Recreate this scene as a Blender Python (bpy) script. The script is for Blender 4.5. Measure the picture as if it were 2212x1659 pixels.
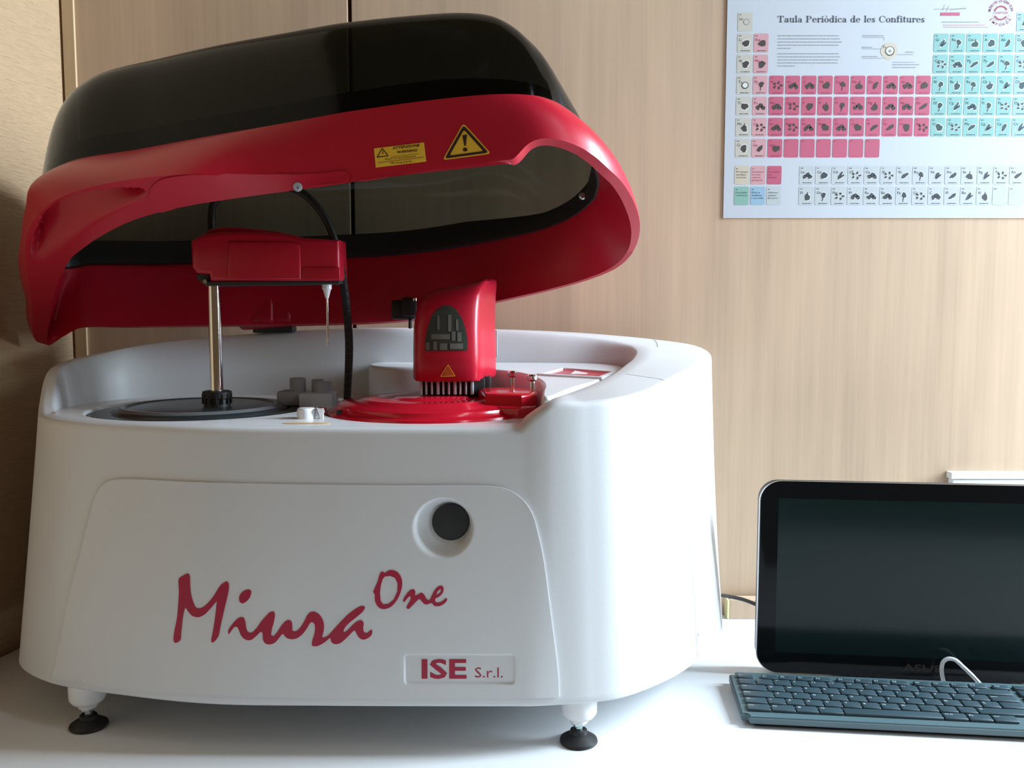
import bpy, bmesh, math, random
import numpy as np
from mathutils import Vector, Matrix
from mathutils.bvhtree import BVHTree
from mathutils.geometry import delaunay_2d_cdt
random.seed(7)
for o in list(bpy.data.objects): bpy.data.objects.remove(o)
S = bpy.context.scene
COL = S.collection
T = 0.75                      # table top height (m); everything else is measured in mm above it

# ------------------------------------------------------------------ camera, world, lights
FPX, PITCH, CH = 1900.0, math.atan(.084), 420.0
cam = bpy.data.cameras.new('camera'); co = bpy.data.objects.new('camera', cam); COL.objects.link(co)
cam.sensor_width = 36; cam.lens = FPX / 2212 * 36; cam.clip_start = .02
co.location = (0, 0, T + CH / 1000); co.rotation_euler = (math.pi / 2 - PITCH, 0, 0)
S.camera = co
W = bpy.data.worlds.new('world'); S.world = W; W.use_nodes = True
W.node_tree.nodes['Background'].inputs[0].default_value = (1.0, .66, .38, 1)
W.node_tree.nodes['Background'].inputs[1].default_value = .095
def area(name, loc, target, sx, sy, power, color):
    l = bpy.data.lights.new(name, 'AREA'); l.shape = 'RECTANGLE'; l.size = sx; l.size_y = sy
    l.energy = power; l.color = color
    o = bpy.data.objects.new(name, l); COL.objects.link(o); o.location = loc
    o.rotation_euler = (Vector(target) - Vector(loc)).to_track_quat('-Z', 'Y').to_euler()
    return o
area('window_light', (1.85, .90, T + .98), (-.2, .88, T + .12), .42, 1.15, 112, (.76, .91, 1.05))
area('window_light', (1.25, -.12, T + 1.55), (0, .80, T + .5), .16, 1.5, 6, (.82, .93, 1))
S.view_settings.view_transform = 'Standard'; S.view_settings.look = 'None'
S.view_settings.exposure = 0.12; S.view_settings.gamma = 1.0; S.view_settings.use_curve_mapping = False

# ------------------------------------------------------------------ measuring helpers (mm)
F_ = np.array([0, math.cos(PITCH), -math.sin(PITCH)]); U_ = np.array([0, math.sin(PITCH), math.cos(PITCH)])
C_ = np.array([0, 0, CH])
def ray(x, y): return F_ + np.array([(x - 1106) / FPX, 0, 0]) + U_ * (829.5 - y) / FPX
def atz(x, y, z): r = ray(x, y); return C_ + r * ((z - CH) / r[2])
def aty(x, y, Y): r = ray(x, y); return C_ + r * (Y / r[1])
K_, M_ = .08, .404
H0 = np.array([-215, 1130, 400.])
HN = np.array([-K_, M_, 1.]); HN /= np.linalg.norm(HN)
HA = np.array([1, 0, K_]); HA /= np.linalg.norm(HA); HB = np.cross(HN, HA); HB = -HB if HB[1] > 0 else HB
def hp(u, v, w): return H0 + HA * u + HB * v + HN * w
def huv(x, y, w):
    r = ray(x, y); t = (w - (C_ - H0) @ HN) / (r @ HN); P = C_ + r * t
    return np.array([(P - H0) @ HA, (P - H0) @ HB, w])

# ------------------------------------------------------------------ materials
def mat(name, col, rough=.5, metal=0, spec=.5, bump=None, alpha=None, coat=0, var=0, vscale=(1, 1, 1)):
    m = bpy.data.materials.new(name); m.use_nodes = True; nt = m.node_tree; b = nt.nodes['Principled BSDF']
    b.inputs['Base Color'].default_value = (*col, 1); b.inputs['Roughness'].default_value = rough
    b.inputs['Metallic'].default_value = metal; b.inputs['Specular IOR Level'].default_value = spec
    b.inputs['Coat Weight'].default_value = coat
    if bump or var:
        tc = nt.nodes.new('ShaderNodeTexCoord'); mp = nt.nodes.new('ShaderNodeMapping'); mp.inputs['Scale'].default_value = vscale
        nt.links.new(tc.outputs['Object'], mp.inputs[0])
        n = nt.nodes.new('ShaderNodeTexNoise'); n.inputs['Scale'].default_value = bump[0] if bump else 5; n.inputs['Detail'].default_value = 4
        nt.links.new(mp.outputs[0], n.inputs['Vector'])
        if bump:
            bp = nt.nodes.new('ShaderNodeBump'); bp.inputs['Strength'].default_value = bump[1]; bp.inputs['Distance'].default_value = .001
            nt.links.new(n.outputs['Fac'], bp.inputs['Height']); nt.links.new(bp.outputs[0], b.inputs['Normal'])
        if var:
            r = nt.nodes.new('ShaderNodeMix'); r.data_type = 'RGBA'
            r.inputs[6].default_value = (*[c * (1 - var) for c in col], 1); r.inputs[7].default_value = (*[min(1, c * (1 + var)) for c in col], 1)
            nt.links.new(n.outputs['Fac'], r.inputs[0]); nt.links.new(r.outputs[2], b.inputs['Base Color'])
    return m
def wood(name, base):
    m = bpy.data.materials.new(name); m.use_nodes = True; nt = m.node_tree; b = nt.nodes['Principled BSDF']; L = nt.links.new
    tc = nt.nodes.new('ShaderNodeTexCoord')
    def noise(sc, s, det, dist=0):
        mp = nt.nodes.new('ShaderNodeMapping'); mp.inputs['Scale'].default_value = sc; L(tc.outputs['Object'], mp.inputs[0])
        n = nt.nodes.new('ShaderNodeTexNoise'); n.inputs['Scale'].default_value = s; n.inputs['Detail'].default_value = det
        n.inputs['Distortion'].default_value = dist; L(mp.outputs[0], n.inputs['Vector']); return n
    n1 = noise((1, 1, .05), 60, 5); n2 = noise((1, 1, .16), 7, 3, .6); n3 = noise((1, 1, .02), 220, 2)
    a = nt.nodes.new('ShaderNodeMath'); a.operation = 'MULTIPLY_ADD'; a.inputs[1].default_value = .35; L(n1.outputs['Fac'], a.inputs[0])
    mm = nt.nodes.new('ShaderNodeMath'); mm.operation = 'MULTIPLY'; mm.inputs[1].default_value = .5; L(n2.outputs['Fac'], mm.inputs[0]); L(mm.outputs[0], a.inputs[2])
    a2 = nt.nodes.new('ShaderNodeMath'); a2.operation = 'MULTIPLY_ADD'; a2.inputs[1].default_value = .2; L(n3.outputs['Fac'], a2.inputs[0]); L(a.outputs[0], a2.inputs[2])
    r = nt.nodes.new('ShaderNodeValToRGB'); r.color_ramp.elements[0].position = .36; r.color_ramp.elements[1].position = .68
    r.color_ramp.elements[0].color = (*[c * .80 for c in base], 1); r.color_ramp.elements[1].color = (*[min(1, c * 1.12) for c in base], 1)
    L(a2.outputs[0], r.inputs[0]); L(r.outputs[0], b.inputs['Base Color']); b.inputs['Roughness'].default_value = .45
    b.inputs['Specular IOR Level'].default_value = .3
    return m
def smoked(name):
    m = bpy.data.materials.new(name); m.use_nodes = True; nt = m.node_tree; nt.nodes.clear(); L = nt.links.new
    out = nt.nodes.new('ShaderNodeOutputMaterial'); tr = nt.nodes.new('ShaderNodeBsdfTransparent'); tr.inputs[0].default_value = (.105, .115, .10, 1)
    gl = nt.nodes.new('ShaderNodeBsdfGlossy'); gl.inputs['Roughness'].default_value = .10; gl.inputs['Color'].default_value = (.66, .72, .80, 1)
    fr = nt.nodes.new('ShaderNodeFresnel'); fr.inputs[0].default_value = 1.42
    ge = nt.nodes.new('ShaderNodeNewGeometry'); ma = nt.nodes.new('ShaderNodeMath'); ma.operation = 'MULTIPLY_ADD'; ma.inputs[1].default_value = 1 / 1.35 - 1.35; ma.inputs[2].default_value = 1.35
    L(ge.outputs['Backfacing'], ma.inputs[0]); L(ma.outputs[0], fr.inputs[0])     # a thin sheet mirrors the same from both sides
    mx = nt.nodes.new('ShaderNodeMixShader'); L(fr.outputs[0], mx.inputs[0]); L(tr.outputs[0], mx.inputs[1]); L(gl.outputs[0], mx.inputs[2]); L(mx.outputs[0], out.inputs[0])
    return m
WHITE = mat('white_moulding', (.64, .655, .66), .38, bump=(900, .05))
WHITE2 = mat('white_gloss_plastic', (.78, .79, .80), .25)
RED = mat('red_moulding', (.44, .008, .026), .33, spec=.42, bump=(900, .05))
REDG = mat('red_gloss_plastic', (.56, .008, .025), .16)
REDP = mat('crimson_print', (.36, .004, .035), .45)
BLACK = mat('black_rubber', (.012, .012, .012), .5)
DARK = mat('dark_disc_plastic', (.022, .028, .030), .30)
DARK2 = mat('dark_disc_matt', (.12, .125, .13), .35)
CHROME = mat('chrome', (.75, .74, .72), .12, 1)
ZINC = mat('zinc_steel', (.50, .60, .60), .3, 1)
SMOKE = smoked('smoked_acrylic')
GREY = mat('grey_plastic', (.50, .56, .62), .4)
GREYD = mat('grey_plastic_dark', (.33, .35, .37), .45)
GAP = mat('seam_shadow_grey', (.30, .31, .32), .7)
YEL = mat('warning_yellow', (.80, .50, .045), .4)
INK = mat('black_brown_ink', (.035, .010, .008), .5)
GLASSD = mat('dark_window', (.045, .055, .045), .15)
RACK = mat('pale_tube_rack', (.13, .14, .12), .5)
TAN = mat('ochre_label', (.70, .42, .15), .5, var=.35, bump=(400, 0))
TABLEM = mat('white_laminate', (.80, .82, .83), .42, bump=(600, .03))
LEGM = mat('grey_table_leg', (.4, .4, .4), .4, 1)
PLASTER = mat('rough_plaster', (.42, .285, .165), .9, bump=(110, 1.0), var=.12, vscale=(1, .45, 2.6))
PLASTER.node_tree.nodes['Bump'].inputs['Distance'].default_value = .003
WOODW = wood('beech_laminate', (.56, .405, .28))
WOODT = wood('beech_edge', (.62, .45, .27))
GAPD = mat('panel_gap', (.10, .05, .03), .8)
FLOORM = mat('floor_tiles', (.35, .32, .29), .5, var=.15)
PAPER = mat('poster_paper', (.50, .535, .575), .5)
SCRG = mat('screen_glass', (.006, .007, .008), .10, spec=.16)
SCRD = mat('screen_display', (.007, .016, .016), .14, spec=.2)
LOGO = mat('faint_logo_grey', (.05, .045, .035), .5, spec=.1)
SILVER = mat('silver_edge', (.75, .75, .75), .3, .6)
KBB = mat('slate_keyboard', (.075, .125, .14), .42)
KEYM = mat('slate_key', (.035, .062, .075), .40)
LEG_ = mat('key_legend', (.55, .65, .68), .5)
CABW = mat('white_cable', (.75, .76, .76), .35)
CABB = mat('black_cable', (.03, .022, .02), .5)
SCOOP = RED

# ------------------------------------------------------------------ mesh helpers
def tag(o, label=None, cat=None, group=None, kind=None):
    if label: o['label'] = label
    if cat: o['category'] = cat
    if group: o['group'] = group
    if kind: o['kind'] = kind
    return o
def root(name, at_mm, label, cat, group=None):
    o = bpy.data.objects.new(name, None); COL.objects.link(o); o.empty_display_size = .05
    o.location = (at_mm[0] / 1000, at_mm[1] / 1000, at_mm[2] / 1000 + T)
    return tag(o, label, cat, group)
def origin(o):
    v = Vector((0, 0, 0))
    while o is not None: v += o.location; o = o.parent
    return v
def mk(name, vs, fs, m, parent=None, at=None, smooth=True, mi=None, ang=35, bevel=None):
    """link ONE mesh object; vs in world mm (z above table top)"""
    off = origin(parent) if parent else Vector((at[0] / 1000, at[1] / 1000, at[2] / 1000 + T)) if at is not None else Vector((0, 0, 0))
    V = [(p[0] / 1000 - off.x, p[1] / 1000 - off.y, p[2] / 1000 + T - off.z) for p in vs]
    me = bpy.data.meshes.new(name); me.from_pydata(V, [], [tuple(f) for f in fs]); me.validate()
    for q in (m if isinstance(m, (list, tuple)) else [m]): me.materials.append(q)
    bm = bmesh.new(); bm.from_mesh(me); 
    if mi is None: bmesh.ops.recalc_face_normals(bm, faces=bm.faces)
    bm.to_mesh(me); bm.free()
    if mi is not None:
        for p, k in zip(me.polygons, mi): p.material_index = k
    if smooth:
        for p in me.polygons: p.use_smooth = True
        me.set_sharp_from_angle(angle=math.radians(ang))
    o = bpy.data.objects.new(name, me); COL.objects.link(o)
    if parent: o.parent = parent
    elif at is not None: o.location = off
    if bevel:
        b = o.modifiers.new('bevel', 'BEVEL'); b.width = bevel / 1000; b.segments = 3; b.limit_method = 'ANGLE'; b.angle_limit = math.radians(40)
    return o
class MB:
    def __init__(s): s.v = []; s.f = []; s.m = []
    def add(s, vs, fs, k=0):
        n = len(s.v); s.v += [tuple(p) for p in vs]; s.f += [tuple(i + n for i in f) for f in fs]; s.m += [k] * len(fs)
    def box(s, x0, x1, y0, y1, z0, z1, r=0, k=0, xf=None, seg=2):
        bm = bmesh.new(); bmesh.ops.create_cube(bm, size=1)
        for v in bm.verts: v.co = Vector(((x0 + x1) / 2 + v.co.x * (x1 - x0), (y0 + y1) / 2 + v.co.y * (y1 - y0), (z0 + z1) / 2 + v.co.z * (z1 - z0)))
        if r: bmesh.ops.bevel(bm, geom=bm.edges[:], offset=r, segments=seg, profile=.5, affect='EDGES')
        s.bm(bm, k, xf)
    def bm(s, bm, k=0, xf=None):
        bm.verts.index_update(); vs = [tuple(v.co) for v in bm.verts]; fs = [[v.index for v in f.verts] for f in bm.faces]; bm.free()
        if xf: vs = [tuple(xf(p)) for p in vs]
        s.add(vs, fs, k)
    def lathe(s, cx, cy, prof, seg=48, k=0, xf=None, cap=True):
        vs = []; fs = []
        for r, z in prof:
            for i in range(seg):
                a = 2 * math.pi * i / seg; vs.append((cx + r * math.cos(a), cy + r * math.sin(a), z))
        n = len(prof)
        for j in range(n - 1):
            for i in range(seg):
                fs.append((j * seg + i, j * seg + (i + 1) % seg, (j + 1) * seg + (i + 1) % seg, (j + 1) * seg + i))
        if cap: fs.append(list(range(seg))[::-1]); fs.append([(n - 1) * seg + i for i in range(seg)])
        if xf: vs = [tuple(xf(p)) for p in vs]
        s.add(vs, fs, k)
    def tube(s, pts, rad, seg=12, k=0):
        P = [Vector(p) for p in pts]; n = len(P); vs = []; fs = []; up = Vector((0.13, 0.2, 1)).normalized()
        for i in range(n):
            t = (P[min(i + 1, n - 1)] - P[max(i - 1, 0)]).normalized(); a = t.cross(up)
            if a.length < 1e-3: a = t.cross(Vector((1, 0, 0)))
            a.normalize(); b = t.cross(a).normalized(); r = rad(i / (n - 1)) if callable(rad) else rad
            for j in range(seg):
                c = 2 * math.pi * j / seg; vs.append(tuple(P[i] + a * math.cos(c) * r + b * math.sin(c) * r))
        for i in range(n - 1):
            for j in range(seg): fs.append((i * seg + j, i * seg + (j + 1) % seg, (i + 1) * seg + (j + 1) % seg, (i + 1) * seg + j))
        fs.append(list(range(seg))); fs.append([(n - 1) * seg + j for j in range(seg)][::-1]); s.add(vs, fs, k)
    def prism(s, poly, z0, z1, r=0, k=0, xf=None):
        bm = bmesh.new(); a = [bm.verts.new((x, y, z0)) for x, y in poly]; b = [bm.verts.new((x, y, z1)) for x, y in poly]
        bm.faces.new(a); bm.faces.new(b)
        for i in range(len(poly)): j = (i + 1) % len(poly); bm.faces.new((a[i], a[j], b[j], b[i]))
        bmesh.ops.recalc_face_normals(bm, faces=bm.faces)
        if r:
            es = [e for e in bm.edges if abs(e.verts[0].co.z - e.verts[1].co.z) < 1e-6]
            bmesh.ops.bevel(bm, geom=es, offset=r, segments=3, profile=.5, affect='EDGES')
        s.bm(bm, k, xf)
    def build(s, name, m, parent=None, at=None, **kw):
        multi = isinstance(m, (list, tuple)) and len(m) > 1
        if multi:
            me_v, me_f = s.v, s.f
            bm = bmesh.new(); V = [bm.verts.new(p) for p in me_v]; fl = bm.faces.layers.int.new('k')
            for f, k in zip(me_f, s.m):
                try: F = bm.faces.new([V[i] for i in f]); F[fl] = k
                except ValueError: pass
            bmesh.ops.recalc_face_normals(bm, faces=bm.faces); bm.verts.index_update()
            vs = [tuple(v.co) for v in bm.verts]; fs = [[v.index for v in f.verts] for f in bm.faces]; mi = [f[fl] for f in bm.faces]; bm.free()
            return mk(name, vs, fs, m, parent, at, mi=mi, **kw)
        return mk(name, s.v, s.f, m, parent, at, **kw)
def catmull(C, knots, N, closed=True):
    """cubic Hermite through control rows C (n,d) at shared knots"""
    C = np.array(C, float); n = len(C); K = np.array(knots, float); tot = K[-1]
    out = []
    def tan(i):
        if closed: a, b, c = C[(i - 1) % n], C[i % n], C[(i + 1) % n]; h0 = (K[i % n] - K[(i - 1) % n]) % tot or tot; h1 = (K[(i % n) + 1] - K[i % n])
        else:
            if i == 0: return (C[1] - C[0]) / (K[1] - K[0])
            if i == n - 1: return (C[-1] - C[-2]) / (K[n - 1] - K[n - 2])
            a, b, c = C[i - 1], C[i], C[i + 1]; h0 = K[i] - K[i - 1]; h1 = K[i + 1] - K[i]
        return ((b - a) / h0 * h1 + (c - b) / h1 * h0) / (h0 + h1)
    TT = [tan(i) for i in range(n)]
    for q in range(N):
        t = tot * q / N if closed else (K[n - 1] * q / (N - 1))
        i = min(int(np.searchsorted(K, t + 1e-9) - 1), (n - 1 if closed else n - 2)); i = max(i, 0)
        j = (i + 1) % n; h = K[i + 1] - K[i]; s = (t - K[i]) / h
        out.append((2 * s**3 - 3 * s**2 + 1) * C[i] + (s**3 - 2 * s**2 + s) * h * TT[i] + (-2 * s**3 + 3 * s**2) * C[j] + (s**3 - s**2) * h * TT[j])
    return np.array(out)
def knots_of(rings, closed=True, pw=.6):
    n = len(rings[0]); K = [0]
    for i in range(n if closed else n - 1):
        d = np.mean([np.linalg.norm(np.array(R[(i + 1) % n]) - np.array(R[i])) for R in rings]); K.append(K[-1] + max(d, .5) ** pw)
    return K
def curve(pts, N=60, closed=False):
    return catmull(pts, knots_of([pts], closed), N, closed)
def grid_faces(rows, N, closed=True, wrap=False, base=0):
    fs = []
    R = rows if wrap else rows - 1
    for j in range(R):
        for i in range(N if closed else N - 1):
            a = base + j * N + i; b = base + j * N + (i + 1) % N; jn = (j + 1) % rows
            fs.append((a, b, base + jn * N + (i + 1) % N, base + jn * N + i))
    return fs
def inside(p, poly):
    x, y = p; c = False; n = len(poly)
    for i in range(n):
        x0, y0 = poly[i]; x1, y1 = poly[(i + 1) % n]
        if (y0 > y) != (y1 > y) and x < (x1 - x0) * (y - y0) / (y1 - y0) + x0: c = not c
    return c
def fill2d(outer, holes=(), spacing=10, extra=()):
    loops = [outer] + list(holes); P = []; E = []
    for L in loops:
        b = len(P); m = 0; Q = []
        for i in range(len(L)):
            a, c = L[i], L[(i + 1) % len(L)]; d = math.hypot(c[0] - a[0], c[1] - a[1]); k = max(1, int(d / spacing))
            for j in range(k): Q.append((a[0] + (c[0] - a[0]) * j / k, a[1] + (c[1] - a[1]) * j / k))
        P += Q; n = len(Q); E += [(b + i, b + (i + 1) % n) for i in range(n)]
    nb = len(P)
    xs = [p[0] for p in outer]; ys = [p[1] for p in outer]
    y = min(ys) + spacing * .5; r = 0
    while y < max(ys):
        x = min(xs) + spacing * (.5 + .5 * (r % 2))
        while x < max(xs):
            if inside((x, y), outer): P.append((x, y))
            x += spacing
        y += spacing; r += 1
    P += [p for p in extra if inside(p, outer)]
    v, e, f, *_ = delaunay_2d_cdt([Vector(p) for p in P], E, [], 0, 1e-4)
    V = [(q.x, q.y) for q in v]; Fo = []
    for t in f:
        c = (sum(V[i][0] for i in t) / len(t), sum(V[i][1] for i in t) / len(t))
        if inside(c, outer) and not any(inside(c, h) for h in holes): Fo.append(tuple(t))
    return V, Fo
def bvh_of(vs, fs): return BVHTree.FromPolygons([Vector(p) for p in vs], [tuple(f) for f in fs])
def hit(bvh, x, y):
    """the point of a surface that was measured at picture position x, y, with its outward normal"""
    r = Vector(ray(x, y)).normalized(); loc, nor, i, d = bvh.ray_cast(Vector(C_), r)
    if loc is None: return None
    if nor.dot(r) > 0: nor = -nor
    return np.array(loc), np.array(nor)
def patch(mb, bvh, outer, holes=(), spacing=10, off=.8, k=0, extra=(), disp=None, skirt=1.5, nfix=None):
    V, Fc = fill2d(outer, holes, spacing, extra); out = []; last = None; low = []
    for p in V:
        h = hit(bvh, *p)
        if h is None: h = last
        if h is None: h = (np.array([0, 0, 0.]), np.array([0, -1., 0]))
        last = h; q, n = h
        if nfix is not None: n = np.array(nfix, float)
        d = off - (disp(q) if disp else 0)
        out.append(q + n * d); low.append(q - n * skirt)
    from collections import Counter
    cnt = Counter()
    for f in Fc:
        for i in range(len(f)): cnt[frozenset((f[i], f[(i + 1) % len(f)]))] += 1
    fs = list(Fc); ext = {}; vs = list(out)
    for f in Fc:
        for i in range(len(f)):
            a, b = f[i], f[(i + 1) % len(f)]
            if cnt[frozenset((a, b))] == 1:
                for q in (a, b):
                    if q not in ext: ext[q] = len(vs); vs.append(low[q])
                fs.append((b, a, ext[a], ext[b]))
    mb.add(vs, fs, k)
_tc = {}
def text2d(s, bold=0):
    """flat outline mesh of a string in the built-in font, height of capitals about .7"""
    key = (s, bold)
    if key in _tc: return _tc[key]
    c = bpy.data.curves.new('t', 'FONT'); c.body = s; c.offset = bold; c.resolution_u = 2
    o = bpy.data.objects.new('t', c); COL.objects.link(o); dg = bpy.context.evaluated_depsgraph_get(); dg.update()
    me = o.evaluated_get(dg).to_mesh(); V = [(v.co.x, v.co.y) for v in me.vertices]; Fs = [tuple(p.vertices) for p in me.polygons]
    o.evaluated_get(dg).to_mesh_clear(); bpy.data.objects.remove(o); bpy.data.curves.remove(c)
    x0 = min((v[0] for v in V), default=0); x1 = max((v[0] for v in V), default=1); V = [(x - x0, y) for x, y in V]
    _tc[key] = (V, Fs, x1 - x0); return _tc[key]

# ================================================================== THE ROOM
YW = 1190
def struct(o): o['kind'] = 'structure'; return o
# left wall, slightly splayed, in rough plaster
lw0, lw1 = (-590, YW + 5), (-590 - .238 * 1050, YW - 1050)
mb = MB(); mb.prism([lw0, lw1, (lw1[0] - 100, lw1[1]), (lw0[0] - 100, lw0[1])], -T * 1000, 1750); struct(mb.build('wall_left', PLASTER, at=(-700, 0, -750), smooth=False))
mb = MB(); mb.box(-600, -215.5, YW, YW + 18, -T * 1000, 1750, 1); struct(mb.build('wall_back', WOODW, at=(-400, YW, -750), smooth=False))
mb = MB(); mb.box(-210.5, 2600, YW, YW + 18, -T * 1000, 1750, 1); struct(mb.build('wall_back_right', WOODW, at=(900, YW, -750), smooth=False))
mb = MB(); mb.box(-230, -196, YW + 12, YW + 17, -T * 1000, 1750); struct(mb.build('trim_1', GAPD, at=(-213, YW, -750), smooth=False))
mb = MB(); mb.box(-589, -573, YW - 4, YW, -T * 1000, 1750, 1); struct(mb.build('trim_2', WOODT, at=(-581, YW, -750), smooth=False))
mb = MB(); mb.box(-1500, 2600, -1600, YW + 18, -T * 1000 - 20, -T * 1000); struct(mb.build('floor', FLOORM, at=(0, 0, -750), smooth=False))

# ------------------------------------------------------------------ the bench
tb = root('table', (300, 700, -750), 'long white laminate table top that carries the analyser and the computer', 'table')
mb = MB(); mb.prism([(-586, YW - 3), (-586 - .238 * 940, 250), (1700, 250), (1700, YW - 3)], -28, 0, 2); mb.build('tabletop', TABLEM, tb)
for x, y in ((-700, 310), (1620, 310), (-560, 1120), (1620, 1120)):
    mb = MB(); mb.box(x - 20, x + 20, y - 20, y + 20, -750, -28, 2); mb.build('leg', LEGM, tb)

# ================================================================== THE ANALYSER: housing
an = root('benchtop_analyzer', (-140, 960, 0), 'large white benchtop analyser with its red and smoked black lid raised', 'laboratory analyzer')
# control rows: bottom outline | upper outer edge (x,y,z) | crown (x,y,z) | inner edge | foot of inner wall
HC = [
 # B x,y          T x,y,z            C x,y,z          I x,y,z            F x,y
 (-285, 803,   -285, 820, 302,   -283, 828, 310.5, -281, 832, 311,  -280, 835),
 (-175, 799,   -175, 813, 302,   -175, 821, 310.5, -175, 826, 311,  -175, 829),
 (-50, 798,    -50, 811, 302,    -50, 819, 310.5,  -50, 823, 311,   -50, 826),
 (0, 798,      -4, 811, 302,     -4, 819, 310.5,   -5, 823, 311,    -6, 826),
 (18, 798,     9, 811, 303,      8, 819, 311,      6, 824, 311.5,   4, 830),
 (30, 799,     22, 811, 315,     20, 819, 323,     17, 828, 322,    12, 840),
 (45, 801,     37, 812, 326,     37, 820, 334,     36, 832, 334,    30, 850),
 (75, 806,     68, 818, 327,     66, 826, 335,     58, 866, 338,    44, 880),
 (108, 817,    102, 832, 328,    98, 838, 337,     80, 902, 342,    66, 915),
 (161, 860,    145, 886, 331,    136, 890, 341,    103, 945, 347,   88, 955),
 (192, 898,    168, 932, 335,    158, 935, 345,    118, 980, 351,   103, 988),
 (228, 955,    200, 985, 342,    190, 987, 352,    133, 1015, 357,  118, 1018),
 (251, 1022,   232, 1052, 351,   221, 1050, 360,   147, 1050, 363,  132, 1048),
 (256, 1090,   250, 1105, 360,   238, 1100, 369,   155, 1085, 371,  139, 1078),
 (246, 1142,   238, 1140, 368,   226, 1132, 376,   148, 1112, 377,  130, 1100),
 (205, 1162,   190, 1158, 375,   184, 1150, 382,   118, 1128, 383,  105, 1115),
 (100, 1167,   80, 1163, 384,    78, 1155, 391,    40, 1137, 391,   36, 1124),
 (-60, 1169,   -70, 1164, 389,   -70, 1156, 396,   -75, 1140, 396,  -75, 1126),
 (-220, 1169,  -225, 1163, 389,  -224, 1155, 396,  -222, 1140, 396, -220, 1126),
 (-380, 1165,  -385, 1155, 379,  -383, 1147, 386,  -378, 1134, 386, -372, 1120),
 (-480, 1150,  -478, 1128, 369,  -475, 1120, 376,  -468, 1108, 376, -458, 1096),
 (-530, 1105,  -514, 1082, 360,  -509, 1076, 367,  -500, 1067, 367, -488, 1060),
 (-546, 1045,  -527, 1025, 353,  -521, 1022, 360,  -512, 1018, 360, -499, 1016),
 (-545, 1000,  -526, 990, 344,   -520, 988, 351,   -511, 986, 351,  -501, 986),
 (-540, 965,   -519, 962, 320,   -513, 961, 326,   -505, 961, 325,  -499, 962),
 (-532, 935,   -509, 938, 305,   -502, 939, 312,   -496, 940, 311,  -492, 942),
 (-519, 898,   -494, 912, 302,   -487, 914, 310.5, -482, 916, 311,  -479, 919),
 (-466, 852,   -448, 868, 302,   -443, 874, 310.5, -441, 878, 311,  -439, 881),
 (-365, 819,   -358, 836, 302,   -355, 844, 310.5, -354, 848, 311,  -353, 851),
]
A = np.array(HC, float); ZB = 51.0
rB = np.c_[A[:, 0:2], np.full(len(A), ZB)]; rT = A[:, 2:5]; rC = A[:, 5:8]; rI = A[:, 8:11]; rF = np.c_[A[:, 11:13], np.full(len(A), 311.)]
KN = knots_of([rB, rT, rI]); NH = 640
B, Tt, Cc, Ii, Ff = [catmull(r, KN, NH) for r in (rB, rT, rC, rI, rF)]
cen = np.array([-140, 980, 0.])
rows = []
def inset(R, d, z=None):
    t = np.roll(R, -1, 0) - np.roll(R, 1, 0); n = np.c_[-t[:, 1], t[:, 0], np.zeros(len(R))]; n /= np.linalg.norm(n, axis=1)[:, None] + 1e-9
    s = np.sign(np.sum(n * (cen - R), 1).mean()); Q = R + n * s * d
    if z is not None: Q[:, 2] = z
    return Q
rows.append(inset(B, 26, ZB + 4)); rows.append(inset(B, 6, ZB - 3)); rows.append(inset(B, 2.5, ZB - 3)); rows.append(inset(B, .6, ZB - 1.5))
NV = 52
for j in range(NV + 1):
    t = j / NV; rows.append(B + (Tt - B) * t)
k0 = len(rows) - NV - 1
for j in range(1, 9):
    t = j / 8; cp = np.c_[Tt[:, :2], Cc[:, 2]]; cp = Tt + (cp - Tt); rows.append((1 - t)**2 * Tt + 2 * t * (1 - t) * cp + t * t * Cc)
for j in range(1, 5): rows.append(Cc + (Ii - Cc) * j / 4)
for j in range(1, 11):
    t = j / 10; cp = Ii + (Ff - Ii) * np.array([.8, .8, .05]); rows.append((1 - t)**2 * Ii + 2 * t * (1 - t) * cp + t * t * Ff)
HV = np.concatenate(rows); HF = grid_faces(len(rows), NH)
BV = bvh_of(HV, HF)
# the finger dish of the front panel reaches into the housing wall
DC = hit(BV, 957, 1141)[0]; DISH_R = 29.0
HV2 = HV.copy()
m_ = (np.hypot(HV[:, 0] - DC[0], HV[:, 2] - DC[2]) < 32.5) & (HV[:, 1] < 840)
HV2[m_, 1] += 19
bottom = [list(range(NH))]
hs = mk('housing', HV2, HF + bottom, WHITE, an, ang=50)
hs['label'] = 'white moulded housing'
# tray floor with two round wells
DL, DR = (-347, 979), (-88, 957)
def circ(c, r, n=72): return [(c[0] + r * math.cos(2 * math.pi * i / n), c[1] + r * math.sin(2 * math.pi * i / n)) for i in range(n)]
V2, F2 = fill2d([(p[0], p[1]) for p in Ff], [circ(DL, 120.5), circ(DR, 117.5)], 40)
mb = MB(); mb.add([(x, y, 311) for x, y in V2], F2)
mb.lathe(*DL, [(120.5, 311), (118.5, 310), (117, 305), (116.5, 296), (10, 296)], 96, cap=False)
mb.lathe(*DR, [(117.5, 311), (116.5, 310), (116, 303), (10, 303)], 96, cap=False)
mb.build('tray_floor', WHITE2, an)
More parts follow.
